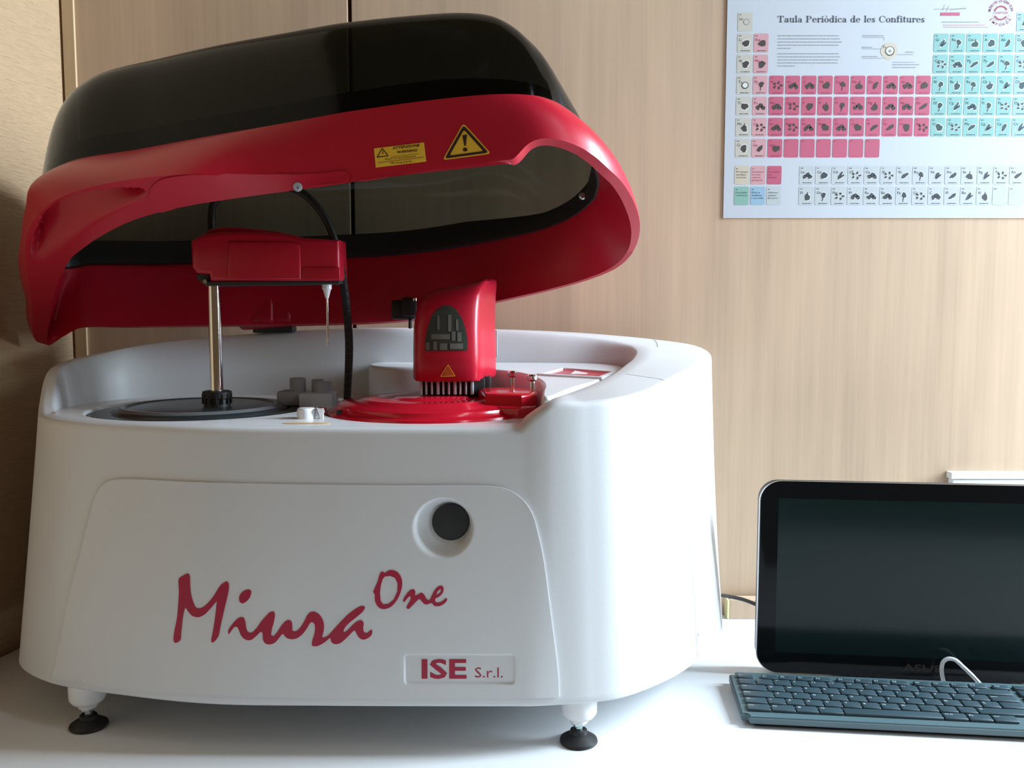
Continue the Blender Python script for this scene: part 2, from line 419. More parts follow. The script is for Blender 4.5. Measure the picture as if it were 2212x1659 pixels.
# raised deck at the right and along the back
def dz(y): return 337 + .058 * (y - 850)
dk = [(33, 846), (60, 905), (88, 955), (103, 988), (118, 1018), (132, 1046), (135, 1075), (126, 1100), (104, 1115), (36, 1123), (-75, 1125), (-172, 1125), (-178, 1110), (-170, 1092), (-140, 1080), (-86, 1074), (-30, 1062), (5, 1036), (24, 1000), (34, 960), (36, 920), (33, 880)]
mb = MB(); V2, F2 = fill2d(dk, (), 14)
mb.add([(x, y, dz(y)) for x, y in V2], F2)
mb2 = MB(); n = len(dk)
dk_s = curve([(x, y, 0) for x, y in dk], 200, True)
V2, F2 = fill2d([(p[0], p[1]) for p in dk_s], (), 14)
mb = MB(); mb.add([(x, y, dz(y)) for x, y in V2], F2)
ring = []
for rr, zz in ((0, 0), (-1.2, -.4), (-2.5, -2.5), (-3, -5)):
    q = inset(dk_s, rr); q[:, 2] = [dz(p[1]) + zz for p in dk_s]; ring.append(q)
q = inset(dk_s, -3.5, 309); ring.append(q)
mb.add(np.concatenate(ring), grid_faces(5, 200)); mb.build('deck', WHITE2, an, ang=60)
# recessed red plate in the deck
def ondeck(x, y, o=0):
    r = ray(x, y); t = (337 - .058 * 850 + o - CH) / (r[2] - .058 * r[1]); return C_ + r * t
fr = [ondeck(*p) for p in ((1160, 811), (1212, 797), (1334, 806), (1300, 819))]
mb = MB()
def slab(mb, P, h, k=0, low=-1):
    P = [np.array(p, float) for p in P]; n = len(P); vs = [p + (0, 0, h) for p in P] + [p + (0, 0, low) for p in P]
    mb.add(vs, [list(range(n))] + [(i, n + i, n + (i + 1) % n, (i + 1) % n) for i in range(n)], k)
ci = sum(fr) / 4
fi = [ci + (p - ci) * .86 for p in fr]
for i in range(4): slab(mb, [fr[i], fr[(i + 1) % 4], fi[(i + 1) % 4], fi[i]], 2.2, 0)
slab(mb, fi, .5, 1); slab(mb, [ci + (p - ci) * np.array([.25, .3, 1]) for p in fi], .8, 0)
mb.build('deck_plate', [WHITE2, REDG], an, smooth=False)['label'] = 'red plate in a white frame let into the deck'
# seams and screw holes on the right block
mb = MB()
def seam(pts, w=1.0):
    P = []
    for a in curve([(x, y, 0) for x, y in pts], 60):
        h = hit(BV, a[0], a[1])
        if h: P.append(h)
    vs = []; fs = []
    for i, (q, nn) in enumerate(P):
        t = P[min(i + 1, len(P) - 1)][0] - P[max(i - 1, 0)][0]; s = np.cross(nn, t); s /= np.linalg.norm(s) + 1e-9
        vs += [q + s * w / 2 + nn * .15, q - s * w / 2 + nn * .15]
    for i in range(len(P) - 1): fs.append((2 * i, 2 * i + 1, 2 * i + 3, 2 * i + 2))
    mb.add(vs, fs)
seam([(1352, 808), (1400, 815), (1432, 821), (1447, 834), (1456, 872), (1474, 1040), (1491, 1200), (1502, 1330), (1506, 1424)])
seam([(1392, 724), (1408, 730), (1418, 740), (1421, 750)])
mb.build('seam', GAP, an, smooth=False)
for x, y, r in ((1480, 967, 2.2), (1508, 1370, 1.8)):
    q, nn = hit(BV, x, y); Z = Vector(nn); R = Z.to_track_quat('Z', 'Y').to_matrix()
    mb = MB(); mb.lathe(0, 0, [(0.2, .5), (r * .8, .5), (r, .2), (r, -1)], 20, xf=lambda p: np.array(R @ Vector(p)) + q); mb.build('side_screw', GREYD, an)

# ------------------------------------------------------------------ front panel
FPO = [(116, 1466), (134, 1380), (152, 1292), (178, 1190), (200, 1102), (209, 1072), (222, 1050), (240, 1038), (266, 1035), (420, 1041), (600, 1046), (850, 1049), (1060, 1050), (1088, 1054), (1112, 1065), (1134, 1084), (1150, 1110), (1161, 1150), (1172, 1200), (1190, 1335), (1204, 1450), (1207, 1505), (1000, 1507), (700, 1507), (450, 1500), (350, 1495), (250, 1485), (180, 1474)]
R0 = hit(BV, 873, 1411)[0]; R1 = hit(BV, 1113, 1478)[0]
rcx, rcz, rhx, rhz = (R0[0] + R1[0]) / 2, (R0[2] + R1[2]) / 2, (R1[0] - R0[0]) / 2, (R0[2] - R1[2]) / 2
def sm(t): t = min(1, max(0, t)); return t * t * (3 - 2 * t)
def disp(q):
    x, z = q[0] - DC[0], q[2] - DC[2]; r = math.hypot(x, z); d = 0
    if r < DISH_R + 1:
        x2, z2 = x - 5.5, z - 3.0; a = math.atan2(z2, x2); rin = math.hypot(x2, z2)
        # distance to the rim along this direction from the cup's centre
        bx, bz = math.cos(a), math.sin(a); bb = bx * 5.5 + bz * 3.0; ro = -bb + math.sqrt(max(0, bb * bb - (5.5**2 + 3.0**2) + DISH_R**2))
        d += 13 * sm((ro - rin) / max(ro - 18.5, 2)) if rin > 18 else 13
    dx, dzz = abs(q[0] - rcx) - (rhx - 4), abs(q[2] - rcz) - (rhz - 4)
    sd = math.hypot(max(dx, 0), max(dzz, 0)) + min(max(dx, dzz), 0) - 4
    d += 1.5 * sm(-sd / 1.6)
    return d
ext = []
y = 1060
while y < 1222:
    x = 878
    while x < 1040: ext.append((x, y)); x += 2.6
    y += 2.6
def rr(x0, y0, x1, y1, r, st=3.0):
    P = []
    for cx, cy, a0 in ((x1 - r, y0 + r, -90), (x1 - r, y1 - r, 0), (x0 + r, y1 - r, 90), (x0 + r, y0 + r, 180)):
        for a in range(0, 91, 15): P.append((cx + r * math.cos(math.radians(a0 + a)), cy + r * math.sin(math.radians(a0 + a))))
    Q = []
    for i in range(len(P)):
        a, b = P[i], P[(i + 1) % len(P)]; d = math.hypot(b[0] - a[0], b[1] - a[1]); k = max(1, int(d / st))
        Q += [(a[0] + (b[0] - a[0]) * j / k, a[1] + (b[1] - a[1]) * j / k) for j in range(k)]
    return Q
for g in (-1, .6, 2.2, 3.8, 6): ext += rr(873 + g, 1411 + g, 1113 - g, 1478 - g, 9)
fpo = [(p[0], p[1]) for p in curve([(x, y, 0) for x, y in FPO[:22]], 150)] + FPO[22:]
mb = MB()
# rounded border: a lower, slightly larger plate under the proud one gives the shadow gap
patch(mb, BV, fpo, (), 12, 2.0, 0, ext, disp, skirt=1)
pn = mb.build('front_panel', WHITE, an, ang=60)
# black cap in the dish
mb = MB(); cx, cz = DC[0] + 6.5, DC[2] + 3.5; cy = DC[1] + 11.3
def yl(p): return (cx + p[0], cy - p[2], cz + p[1])
mb.lathe(0, 0, [(17.6, 0), (17.6, 2.0), (16.6, 3.2), (8, 3.6), (.5, 3.6)], 56, xf=yl); mb.build('knob', BLACK, pn)
# script lettering, traced stroke by stroke from the front of the machine
def tr(L): return [(350 + x / 3.403, 1200 + y / 3.403) for x, y in L]
LET = [
 ([(135,165),(150,152),(205,130),(215,215),(222,280),(240,345),(262,382),(300,380),(345,345),(390,290),(430,225),(455,200),(487,187),(498,205),(495,260),(470,370),(440,500),(418,595),(380,635),(372,628),(385,540),(400,440),(410,350),(413,332),(360,390),(320,430),(280,448),(235,440),(205,410),(182,378),(172,400),(160,470),(150,560),(142,620),(110,637),(98,628),(100,560),(120,460),(130,350),(135,260)], ()),
 ([(578,290),(600,262),(640,245),(660,255),(655,295),(635,325),(600,347),(578,335)], ()),
 ([(495,545),(520,505),(550,470),(580,450),(605,452),(618,480),(625,530),(640,560),(665,562),(700,530),(735,480),(770,440),(800,412),(828,408),(835,425),(828,480),(812,540),(808,580),(820,590),(850,560),(880,515),(905,485),(930,470),(955,478),(962,510),(965,550),(990,552),(1020,525),(1055,470),(1075,430),(1100,410),(1130,410),(1165,435),(1188,475),(1195,520),(1190,560),(1182,598),(1215,590),(1260,545),(1310,490),(1370,430),(1430,385),(1475,366),(1495,375),(1485,400),(1430,450),(1380,490),(1345,530),(1338,560),(1355,555),(1400,510),(1440,478),(1470,472),(1485,490),(1482,530),(1490,560),(1510,565),(1540,540),(1548,550),(1545,575),(1520,600),(1480,612),(1450,595),(1430,560),(1420,545),(1385,575),(1350,610),(1310,640),(1275,645),(1250,630),(1240,600),(1215,620),(1170,650),(1130,662),(1108,655),(1110,620),(1125,570),(1130,520),(1120,490),(1100,485),(1070,530),(1035,575),(990,605),(950,608),(915,595),(895,570),(870,595),(835,635),(795,648),(765,640),(748,610),(745,565),(735,555),(700,585),(660,615),(620,612),(590,585),(575,550),(560,520),(540,520),(515,550),(498,572)], ()),
 ([(1620,112),(1640,125),(1660,110),(1695,103),(1735,120),(1762,160),(1768,210),(1755,270),(1725,330),(1680,375),(1625,388),(1590,370),(1570,330),(1565,275),(1555,265),(1565,240),(1590,180),(1605,130)],
  ([(1640,150),(1680,145),(1715,160),(1735,200),(1732,260),(1705,320),(1665,352),(1630,355),(1610,330),(1605,270),(1612,210),(1625,170)],)),
 ([(1775,320),(1800,280),(1830,248),(1855,245),(1865,262),(1862,290),(1880,285),(1910,270),(1930,285),(1945,315),(1965,325),(1985,290),(2010,245),(2038,221),(2062,220),(2072,240),(2062,275),(2035,300),(2012,312),(2012,335),(2035,342),(2065,330),(2092,308),(2098,320),(2080,345),(2045,365),(2005,365),(1985,345),(1975,345),(1950,355),(1930,350),(1910,330),(1895,315),(1870,335),(1840,365),(1815,388),(1800,380),(1812,350),(1828,320),(1830,295),(1815,300),(1790,330),(1778,338)],
  ([(2015,288),(2025,262),(2046,241),(2054,250),(2044,272)],)),
]
mb = MB()
for outer, holes in LET:
    o2 = [(p[0], p[1]) for p in curve([(x, y, 0) for x, y in tr(outer)], len(outer) * 3, True)]
    patch(mb, BV, o2, [tr(h) for h in holes], 5, 2.6, 0, (), None, skirt=0)
mb.build('script_lettering', REDP, pn, smooth=False)['label'] = 'crimson brush-script lettering'
def text_on(mb, bvh, s, ox, oy, wx, hy, slope=0, shear=0, off=.5, k=0, bold=0, disp=None, capx=None):
    """string placed on a surface: left end at ox, oy (baseline), width wx, capital height hy"""
    V, Fs, w = text2d(s, bold); out = []
    for x, y in V:
        X = ox + x / w * wx + shear * y / .7 * hy; Y = oy + slope * (x / w * wx) - y / .7 * hy
        h = hit(bvh, X, Y); q, nn = h if h else (np.zeros(3), np.array([0, -1, 0]))
        out.append(q + nn * (off - (disp(q) if disp else 0)))
    mb.add(out, Fs, k)
mb = MB(); text_on(mb, BV, 'ISE', 911, 1464, 97, 40, 0, 0, 2.35, 0, .025, disp); text_on(mb, BV, 'S.r.l.', 1026, 1463, 60, 22, 0, 0, 2.3, 0, -.004, disp)
mb.build('plate_lettering', REDP, pn, smooth=False)

# ------------------------------------------------------------------ feet
def foot(x, y, zt):
    mb = MB(); mb.lathe(x, y, [(5, 21), (9, 21), (9.5, 24), (15, 27), (17.5, 31), (17.8, 42), (17.8, zt)], 40); a = mb.build('foot', WHITE2, an)
    mb = MB(); mb.lathe(x, y, [(3.8, 8), (3.8, 26)], 20); mb.lathe(x, y, [(6.6, 17.5), (7.4, 18.2), (7.4, 21), (6.6, 21.6)], 6); mb.build('stem', ZINC, a)
    mb = MB(); mb.lathe(x, y, [(17.5, 0), (18.6, 1.5), (18, 3.5), (12, 7.5), (8.6, 9), (8.2, 12.5), (6.5, 13.5), (4, 13)], 40); mb.build('pad', BLACK, a)
f1 = atz(1250, 1600, 1); f2 = atz(192, 1567, 1)
for x, y in ((f1[0], f1[1]), (f2[0], f2[1]), (f1[0] + 90, 1090), (f2[0] - 20, 1090)): foot(x, y, 56)

# ================================================================== THE LID
def P_(x, y, w): return huv(x, y, w)
Ipx = [(106,746,-8),(112,660,0),(128,605,0),(152,560,0),(175,540,0),(210,515,0),(290,475,0),(400,446,0),(560,421,0),(740,397,0),(763,393,0),(900,375,0),(1112,350,0),(1122,344,5),(1142,327,17),(1168,318,24),(1205,320,24),(1250,340,15),(1302,384,6),(1342,437,2),(1364,500,0)]
Opx = [(85,740,-8),(69,650,0),(56,560,5),(59,505,8),(82,465,10),(128,428,10),(248,393,10),(400,377,10),(560,379,10),(735,378,8),(760,390,2),(900,372,1),(1104,347,1),(1116,338,8),(1136,314,22),(1166,300,31),(1203,299,30),(1260,321,20),(1322,372,9),(1363,440,4),(1384,500,2)]
I = [P_(*p) for p in Ipx]; O = [P_(*p) for p in Opx]
for p in [(1354,545),(1322,577),(1265,602),(1180,626),(1070,651),(900,689),(700,699),(500,702),(300,705),(175,708),(138,720)]: I.append(P_(*p, 0))
I[-1][2] = -4
BTd = [(-325,85,72),(-328,120,68),(-305,182,64),(-275,237,62),(-235,292,62),(147,350),(300,322),(440,296),(580,272),(735,244),(760,240),(900,220),(1060,204),(1100,203),(1130,204),(1160,207),(1186,214),(1213,227),(295,312,62),(317,262,62),(328,215,63),(326,160,66),(306,116,70),(268,78,74),(200,48,79),(95,22,84),(-10,22,86),(-125,34,86),(-220,47,84),(-295,70,80),(-312,75,76)]
BTd = BTd + []
BT = [np.array(p, float) if len(p) == 3 else P_(*p, 62) for p in BTd]
# one more control at the right end of the rim than at the top edge: insert a matching top point
BT.insert(21, np.array([329, 188, 64.]))
nI = len(I)
cuv = np.array([-5, 190.])
for i in range(len(O), nI):
    d = I[i][:2] - cuv; d /= np.linalg.norm(d); q = I[i].copy(); q[:2] += d * 7; O.append(q)
for i_, q_ in zip(range(12, 21), [(224, 361), (239, 361), (254, 360), (269, 356), (284, 349), (301, 337), (323, 312), (346, 260), (358, 200)]):
    O[i_] = np.array([q_[0], q_[1], 1.])
assert len(I) == len(O) == len(BT), (len(I), len(O), len(BT))
SH = []
left = {0: (-364, 60, 34), 1: (-353, 108, 38), 2: (-323, 174, 42), 3: (-287, 232, 45), 4: (-252, 284, 48), 5: tuple(P_(102, 371, 52)), 6: tuple(P_(250, 345, 45)),
        12: (222, 369, 38), 13: (240, 369, 38), 14: (256, 367, 38), 15: (272, 362, 38), 16: (286, 354, 38), 17: (300, 342, 38), 18: (318, 312, 38), 19: (337, 260, 38), 20: (352, 195, 36), 21: (348, 155, 36), 22: (330, 115, 38), 23: (280, 75, 40), 24: (207, 42, 42)}
for i in range(nI):
    if i in left: SH.append(np.array(left[i], float)); continue
    m = O[i] * .42 + BT[i] * .58; d = m[:2] - cuv; d /= np.linalg.norm(d); m[:2] += d * 2; SH.append(m)
KH = knots_of([I, O, BT]); NL = 560
sI, sO, sS, sB = [catmull(r, KH, NL) for r in (I, O, SH, BT)]
def out2(R, d):
    return _out2(R, d)
def _out2(R, d):
    t = np.roll(R, -1, 0) - np.roll(R, 1, 0); n = np.c_[-t[:, 1], t[:, 0], np.zeros(len(R))]; n /= np.linalg.norm(n, axis=1)[:, None] + 1e-9
    s = np.sign(np.sum(n[:, :2] * (R[:, :2] - cuv), 1).mean()); return R + n * s * d
# the right-hand notch: the lower edge is cut out of the smooth side wall
EX = [1060, 1090, 1104, 1116, 1128, 1140, 1155, 1170, 1190, 1210, 1235, 1260, 1290, 1322, 1345, 1352]
EY = [353, 349, 347, 338, 323, 311, 303, 299, 299, 302, 310, 321, 342, 372, 403, 415]
def prj(p):
    q = np.array(hp(*p)) - C_; zc = q @ F_; return 1106 + FPX * q[0] / zc, 829.5 - FPX * (q @ U_) / zc
sW = sO.copy(); lowW = sO[:, 2].copy(); flag = np.zeros(NL)
def shell(i, w):
    a, b, c = sW[i], sS[i], sB[i]; wb, wm = sB[i, 2], sS[i, 2]; x0, x1, x2 = a[2], wm, wb
    L0 = (w - x1) * (w - x2) / ((x0 - x1) * (x0 - x2)); L1 = (w - x0) * (w - x2) / ((x1 - x0) * (x1 - x2)); L2 = (w - x0) * (w - x1) / ((x2 - x0) * (x2 - x1))
    r_ = a * L0 + b * L1 + c * L2; r_[2] = w; return r_
for i in range(NL):
    x, y = prj(sW[i])
    if sW[i, 1] > 225 and 1096 < x < 1400 and sW[i, 0] > 205:
        flag[i] = 1; lo, hi = 0., 45.
        for _ in range(24):
            w = (lo + hi) / 2; x, y = prj(shell(i, w))
            if y > np.interp(x, EX, EY): lo = w
            else: hi = w
        lowW[i] = min(lo, float(np.interp(sW[i, 1], [225, 262, 312, 340], [1.0, 3.5, 12, 40])))
ref = [lowW[i] for i in range(NL) if flag[i] and 314 < sW[i, 1] < 326 and sW[i, 0] > 280]
ref = float(np.mean(ref)) if ref else 8.
for i in range(NL):
    if sW[i, 0] > 290 and 150 < sW[i, 1] < 320: flag[i] = 1; lowW[i] = float(np.interp(sW[i, 1], [200, 260, 320], [1, 1 + .38 * (ref - 1), ref]))
sm_ = lowW.copy()
for _ in range(2): sm_ = (np.roll(sm_, 1) + 2 * sm_ + np.roll(sm_, -1)) / 4
lowW = sm_
newS = []
for i in range(NL):
    if flag[i]:
        wl = max(lowW[i], 1.0); sO[i] = shell(i, wl)
    newS.append(shell(i, (sO[i, 2] + sB[i, 2]) / 2))
sS = np.array(newS)
Oin = out2(sO, -9.5)
wgt = flag.copy()
for _ in range(6): wgt = np.minimum(1, (np.roll(wgt, 1) + wgt + np.roll(wgt, -1)) / 3)
Oin[:, 2] -= 1.2
wgt *= np.where(sO[:, 1] < 300, np.interp(sO[:, 1], [160, 300], [0, 1]), 1)
sI = sI * (1 - wgt[:, None]) + Oin * wgt[:, None]
rowsL = []
# inner edge -> outer lower edge (the undercut grip), with the finger scoop
def scoop(x, y):
    # crescent hollow measured on the underside of the left end of the rim
    xs = (66, 78, 92, 120, 160, 200, 250, 300, 318)
    yu = float(np.interp(x, xs, (545, 500, 468, 441, 425, 416, 410, 410, 416))); yl = float(np.interp(x, xs, (560, 575, 575, 555, 520, 488, 458, 430, 420)))
    if not (66 < x < 318) or y < yu - 4: return 0
    t = (y - yu) / max(yl - yu, 4)
    return sm((y - yu + 4) / 9) * (1 - sm(t)) * sm((x - 66) / 14) * sm((318 - x) / 22)
for j in range(27):
    t = j / 26; R = sI + (sO - sI) * t; R = R.copy()
    for i in range(NL):
        w = np.array(hp(*R[i])); q = w - C_; zc = q @ F_; px, py = 1106 + FPX * q[0] / zc, 829.5 - FPX * (q @ U_) / zc
        if px < 330 and 390 < py < 580 and R[i][1] > 200: R[i][2] += 17 * scoop(px, py); R[i][1] -= 6 * scoop(px, py)
    rowsL.append(R)
for j in range(1, 13):
    t = j / 12; c2 = 2 * sS - .5 * (sO + sB); rowsL.append((1 - t)**2 * sO + 2 * t * (1 - t) * c2 + t * t * sB)
sBi = out2(sB, -9); rowsL.append(out2(sB, -1.5) + np.array([0, 0, 1.0])); rowsL.append(sBi + np.array([0, 0, 1.0])); rowsL.append(sBi + np.array([0, 0, -2.]))
for j in range(1, 10):
    t = j / 10; e = sBi + np.array([0, 0, -2.]); rowsL.append(e + (sI - e) * t)
LW = np.array([hp(*p) for p in np.concatenate(rowsL)])
LF = grid_faces(len(rowsL), NL, wrap=True)
lid = mk('lid', LW, LF, RED, an, ang=42, bevel=None); lid['label'] = 'red moulded rim of the raised lid'
BL = bvh_of(LW, LF)
# smoked dome
TOd = [(-270,110),(-272,135),(-262,168),(-238,205),(-208,238),(-165,264),(-105,287),(-50,300),(10,308),(60,312),(75,312),(120,308),(160,297),(170,292),(178,286),(188,276),(196,263),(198,245),(192,228),(188,208),(184,190),(182,170),(178,150),(168,132),(140,118),(60,102),(-30,98),(-110,98),(-170,98),(-230,100),(-250,103),(-262,106)]
TOd.pop(29)
TOd.insert(20, (186, 199))
TO = [np.array([u, v, 186.]) for u, v in TOd]
assert len(TO) == nI, (len(TO), nI)
AE = [.6]*12 + [.6,.62,.66,.74,.82,.88,1.0,1.2,1.4,1.45,1.45,1.35,1.2,1.0] + [.7]*20
AE = AE[:nI]
sT_ = catmull(TO, KH, NL); sA = catmull([[a, 0, 0] for a in AE], KH, NL)[:, 0]
sD = out2(sB, -4) + np.array([0, 0, .5])
def dome_row(phi, ins=0):
    s_, c_ = math.sin(phi), math.cos(phi); h = s_ ** sA; g = 1 - np.maximum(c_, 0) ** sA
    R = sD.copy(); R[:, :2] += (sT_[:, :2] - sD[:, :2]) * g[:, None]; R[:, 2] += (sT_[:, 2] - sD[:, 2]) * h
    return out2(R, -ins) if ins else R
dr = [sD + np.array([0, 0, -2.])] + [dome_row((j / 22) ** 1.3 * math.pi / 2) for j in range(23)]
for j in range(1, 9):
    t = j / 8; R = sT_.copy(); R[:, 0] += (-20 - R[:, 0]) * t * .985; R[:, 1] += (205 - R[:, 1]) * t * .985; R[:, 2] += 9 * (1 - (1 - t)**2); dr.append(R)
DW = np.array([hp(*p) for p in np.concatenate(dr)])
mk('dome', DW, grid_faces(len(dr), NL) + [[(len(dr) - 1) * NL + i for i in range(NL)]], SMOKE, lid, ang=60)['label'] = 'smoked black transparent dome of the lid'
# black seal inside the foot of the dome
def seal_row(h, ins):
    base = sD.copy(); hh = h / (sT_[:, 2] - sD[:, 2]); s_ = hh ** (1 / sA); c_ = np.sqrt(1 - s_**2); g = 1 - c_ ** sA
    R = base.copy(); R[:, :2] += (sT_[:, :2] - sD[:, :2]) * g[:, None]; R[:, 2] += h; return out2(R, -ins)
def sr(h, ins): return seal_row(max(h, .01), ins) + np.array([0, 0, min(h, 0)])
def sr2(h, ins):
    a, b = sr(h, ins), sr(h * .62, min(ins, 3.5) + max(0, ins - 3.5) * .45); w = np.clip((sD[:, 0] - 170) / 100, 0, 1)[:, None]; return a * (1 - w) + b * w
sl = [sr2(-2.5, 2.5), sr2(10, 2.5), sr2(25, 2.5), sr2(27, 5), sr2(25, 8), sr2(15, 11), sr2(0, 13), sr2(-6, 11), sr2(-6, 4)]
mk('seal', np.array([hp(*p) for p in np.concatenate(sl)]), grid_faces(len(sl), NL, wrap=True), BLACK, lid, ang=60)
# grip strip laid on the underside of the front edge
gs = [(757, 382), (754, 391), (744, 397), (640, 411), (560, 422), (480, 433), (400, 445), (340, 458), (290, 473), (240, 495), (212, 510), (235, 492), (270, 460), (312, 430), (310, 408), (270, 398), (330, 386), (400, 377), (560, 379), (700, 373), (744, 369), (752, 372)]
gs = [(757, 380), (754, 390), (744, 396), (640, 410), (560, 420), (480, 431), (400, 443), (340, 456), (330, 440), (322, 420), (330, 400), (350, 386), (400, 378), (480, 377), (560, 378), (650, 376), (700, 374), (744, 370), (753, 373)]
gs = [(p[0], p[1]) for p in curve([(x, y, 0) for x, y in gs], 90, True)]
mb = MB(); patch(mb, BL, gs, (), 12, 1.2, 0, skirt=.5); mb.build('grip_strip', RED, lid, ang=60)
def small_lathe(name, bvh, x, y, prof, m, parent, seg=28):
    q, nn = hit(bvh, x, y); R = Vector(nn).to_track_quat('Z', 'Y').to_matrix()
    mb = MB(); mb.lathe(0, 0, prof, seg, xf=lambda p: np.array(R @ Vector(p)) + q); return mb.build(name, m, parent)
small_lathe('grip_screw', BL, 644, 403, [(4.2, -.5), (4.2, 1.9), (3.2, 2.4), (1.4, 2.4), (1.3, 1.6), (.2, 1.6)], GREYD, lid)
# warning labels
def quad(a, b, c, d, n=1): return [a, b, c, d]
mb = MB(); patch(mb, BL, [(808, 321), (916, 308), (921, 349), (812, 362)], (), 14, .5, 0, skirt=.2)
def line(mb, bvh, a, b, w, off, k):
    dx, dy = b[0] - a[0], b[1] - a[1]; L = math.hypot(dx, dy); nx, ny = -dy / L * w / 2, dx / L * w / 2
    n = max(2, int(L / 8)); vs = []; fs = []
    for i in range(n + 1):
        x, y = a[0] + dx * i / n, a[1] + dy * i / n
        for s in (1, -1): q, nn = hit(bvh, x + nx * s, y + ny * s); vs.append(q + nn * off)
    for i in range(n): fs.append((2 * i, 2 * i + 1, 2 * i + 3, 2 * i + 2))
    mb.add(vs, fs, k)
for a, b in (((815, 340), (826, 321)), ((826, 321), (839, 337)), ((839, 337), (815, 340))): line(mb, BL, a, b, 1.8, .8, 1)
line(mb, BL, (827, 327), (827.5, 333), 1.6, .8, 1)
line(mb, BL, (816, 352), (916, 340), .8, .8, 1); line(mb, BL, (845, 340), (905, 332), .6, .8, 1)
text_on(mb, BL, 'ATTENZIONE', 848, 323, 58, 5.6, -.11, .2, .8, 1, .02); text_on(mb, BL, 'WARNING', 857, 332, 44, 5.4, -.11, .2, .8, 1, .02)
text_on(mb, BL, 'Parti in movimento', 833, 346.5, 66, 4.2, -.11, 0, .8, 1); text_on(mb, BL, 'Moving parts', 844, 355, 46, 4.2, -.11, 0, .8, 1)
mb.build('warning_label', [YEL, INK], lid, smooth=False)['label'] = 'small yellow rectangular warning label'
def rtri(P, r, n=5):
    out = []; m = len(P)
    for i in range(m):
        a, b, c = np.array(P[i - 1]), np.array(P[i]), np.array(P[(i + 1) % m]); u = (a - b) / np.linalg.norm(a - b); v = (c - b) / np.linalg.norm(c - b)
        s, e = b + u * r, b + v * r
        for j in range(n + 1): t = j / n; out.append(tuple((1 - t)**2 * s + 2 * t * (1 - t) * b + t * t * e))
    return out
TR = [(1001, 266), (1061, 332), (956, 346)]; tc_ = np.mean(TR, 0)
def sc(P, k): return [tuple(tc_ + (np.array(p) - tc_) * k) for p in P]
mb = MB(); patch(mb, BL, rtri(TR, 9), (), 12, .5, 0, skirt=.2); patch(mb, BL, rtri(sc(TR, .90), 7), [rtri(sc(TR, .70), 5)], 8, .8, 1, skirt=-.5)
patch(mb, BL, [(999, 293), (1009, 291), (1006.5, 315), (1003.5, 315.5)], (), 6, .8, 1, skirt=-.5)
patch(mb, BL, [(1005 + 5 * math.cos(a / 10 * 6.283), 323.5 + 4.2 * math.sin(a / 10 * 6.283)) for a in range(10)], (), 6, .8, 1, skirt=-.5)
mb.build('warning_triangle', [YEL, INK], lid, smooth=False)['label'] = 'yellow warning triangle with an exclamation mark'
# hinge cover, hinge block and latch at the back of the lid
def hb(p): return hp(*p)
mb = MB(); mb.box(-132, -62, 4, 24, 1, 62, 7, xf=hb, seg=4); mb.box(-112, -84, 14, 30, 2, 58, 4, xf=hb, seg=3); mb.build('hinge_cover', RED, lid)
hx0 = aty(548, 712, 1128); hx1 = aty(634, 712, 1128)
mb = MB(); mb.box(hx0[0], hx1[0], 1122, 1146, 391, 402, 2); mb.build('hinge_block', BLACK, lid)
mb = MB(); a = aty(846, 648, 1095); b = aty(898, 690, 1095); mb.box(a[0], b[0], 1090, 1114, b[2], a[2], 3)
mb.box(a[0] + 14, b[0] + 2, 1084, 1094, b[2] + 4, a[2] + 3, 2); mb.tube([aty(886, 690, 1092), aty(886, 708, 1098)], 2.2)
lt = mb.build('latch', BLACK, lid)
small = aty(896, 646, 1084); mb = MB(); mb.lathe(small[0], 1084, [(3, small[2] - 2), (3, small[2] + 1), (1, small[2] + 2)], 16); mb.build('latch_screw', CHROME, lid)
# bolt seen inside the right end
c_ = huv(1282, 424, 84); mb = MB(); q = hp(*c_)
mb.lathe(0, 0, [(.3, 4), (3, 4), (4.4, 3), (4.4, -5)], 20, xf=lambda p: (q[0] - 14 + p[0], q[1] - 18 - p[2], q[2] - 2 + p[1])); mb.build('lid_bolt', ZINC, lid)

# ================================================================== INSIDE THE TRAY
# left disc
mb = MB(); mb.lathe(*DL, [(114.5, 299), (115, 307), (113, 309), (96, 309.2), (95, 308), (93, 308), (92, 310), (88, 312.5), (74, 313.5), (70, 314.5), (30, 315), (.5, 315)], 96); ld = mb.build('sample_disc', DARK, an); ld['label'] = 'dark grey disc'
mb = MB(); mb.lathe(*DL, [(88.5, 312), (84, 315.2), (80.5, 315.2), (79, 312.6)], 96, cap=False); mb.build('disc_ring', DARK2, ld)
# pole, collar and arm
pc = aty(469, 860, 962); PX, PY = pc[0], 962
mb = MB(); mb.lathe(PX, PY, [(14, 314), (14, 323), (15, 324), (15.5, 331), (13, 332), (7.2, 332)], 40)
for a in range(14):
    c = a / 14 * 6.283; mb.box(PX + 14.8 * math.cos(c) - 1, PX + 14.8 * math.cos(c) + 1, PY + 14.8 * math.sin(c) - 1, PY + 14.8 * math.sin(c) + 1, 318, 329)
arm_root = mb.build('pole_collar', BLACK, an)
zt = aty(469, 612, PY)[2]
mb = MB(); mb.lathe(PX, PY, [(7, 330), (7, zt + 4)], 32); mb.build('pole', CHROME, an)
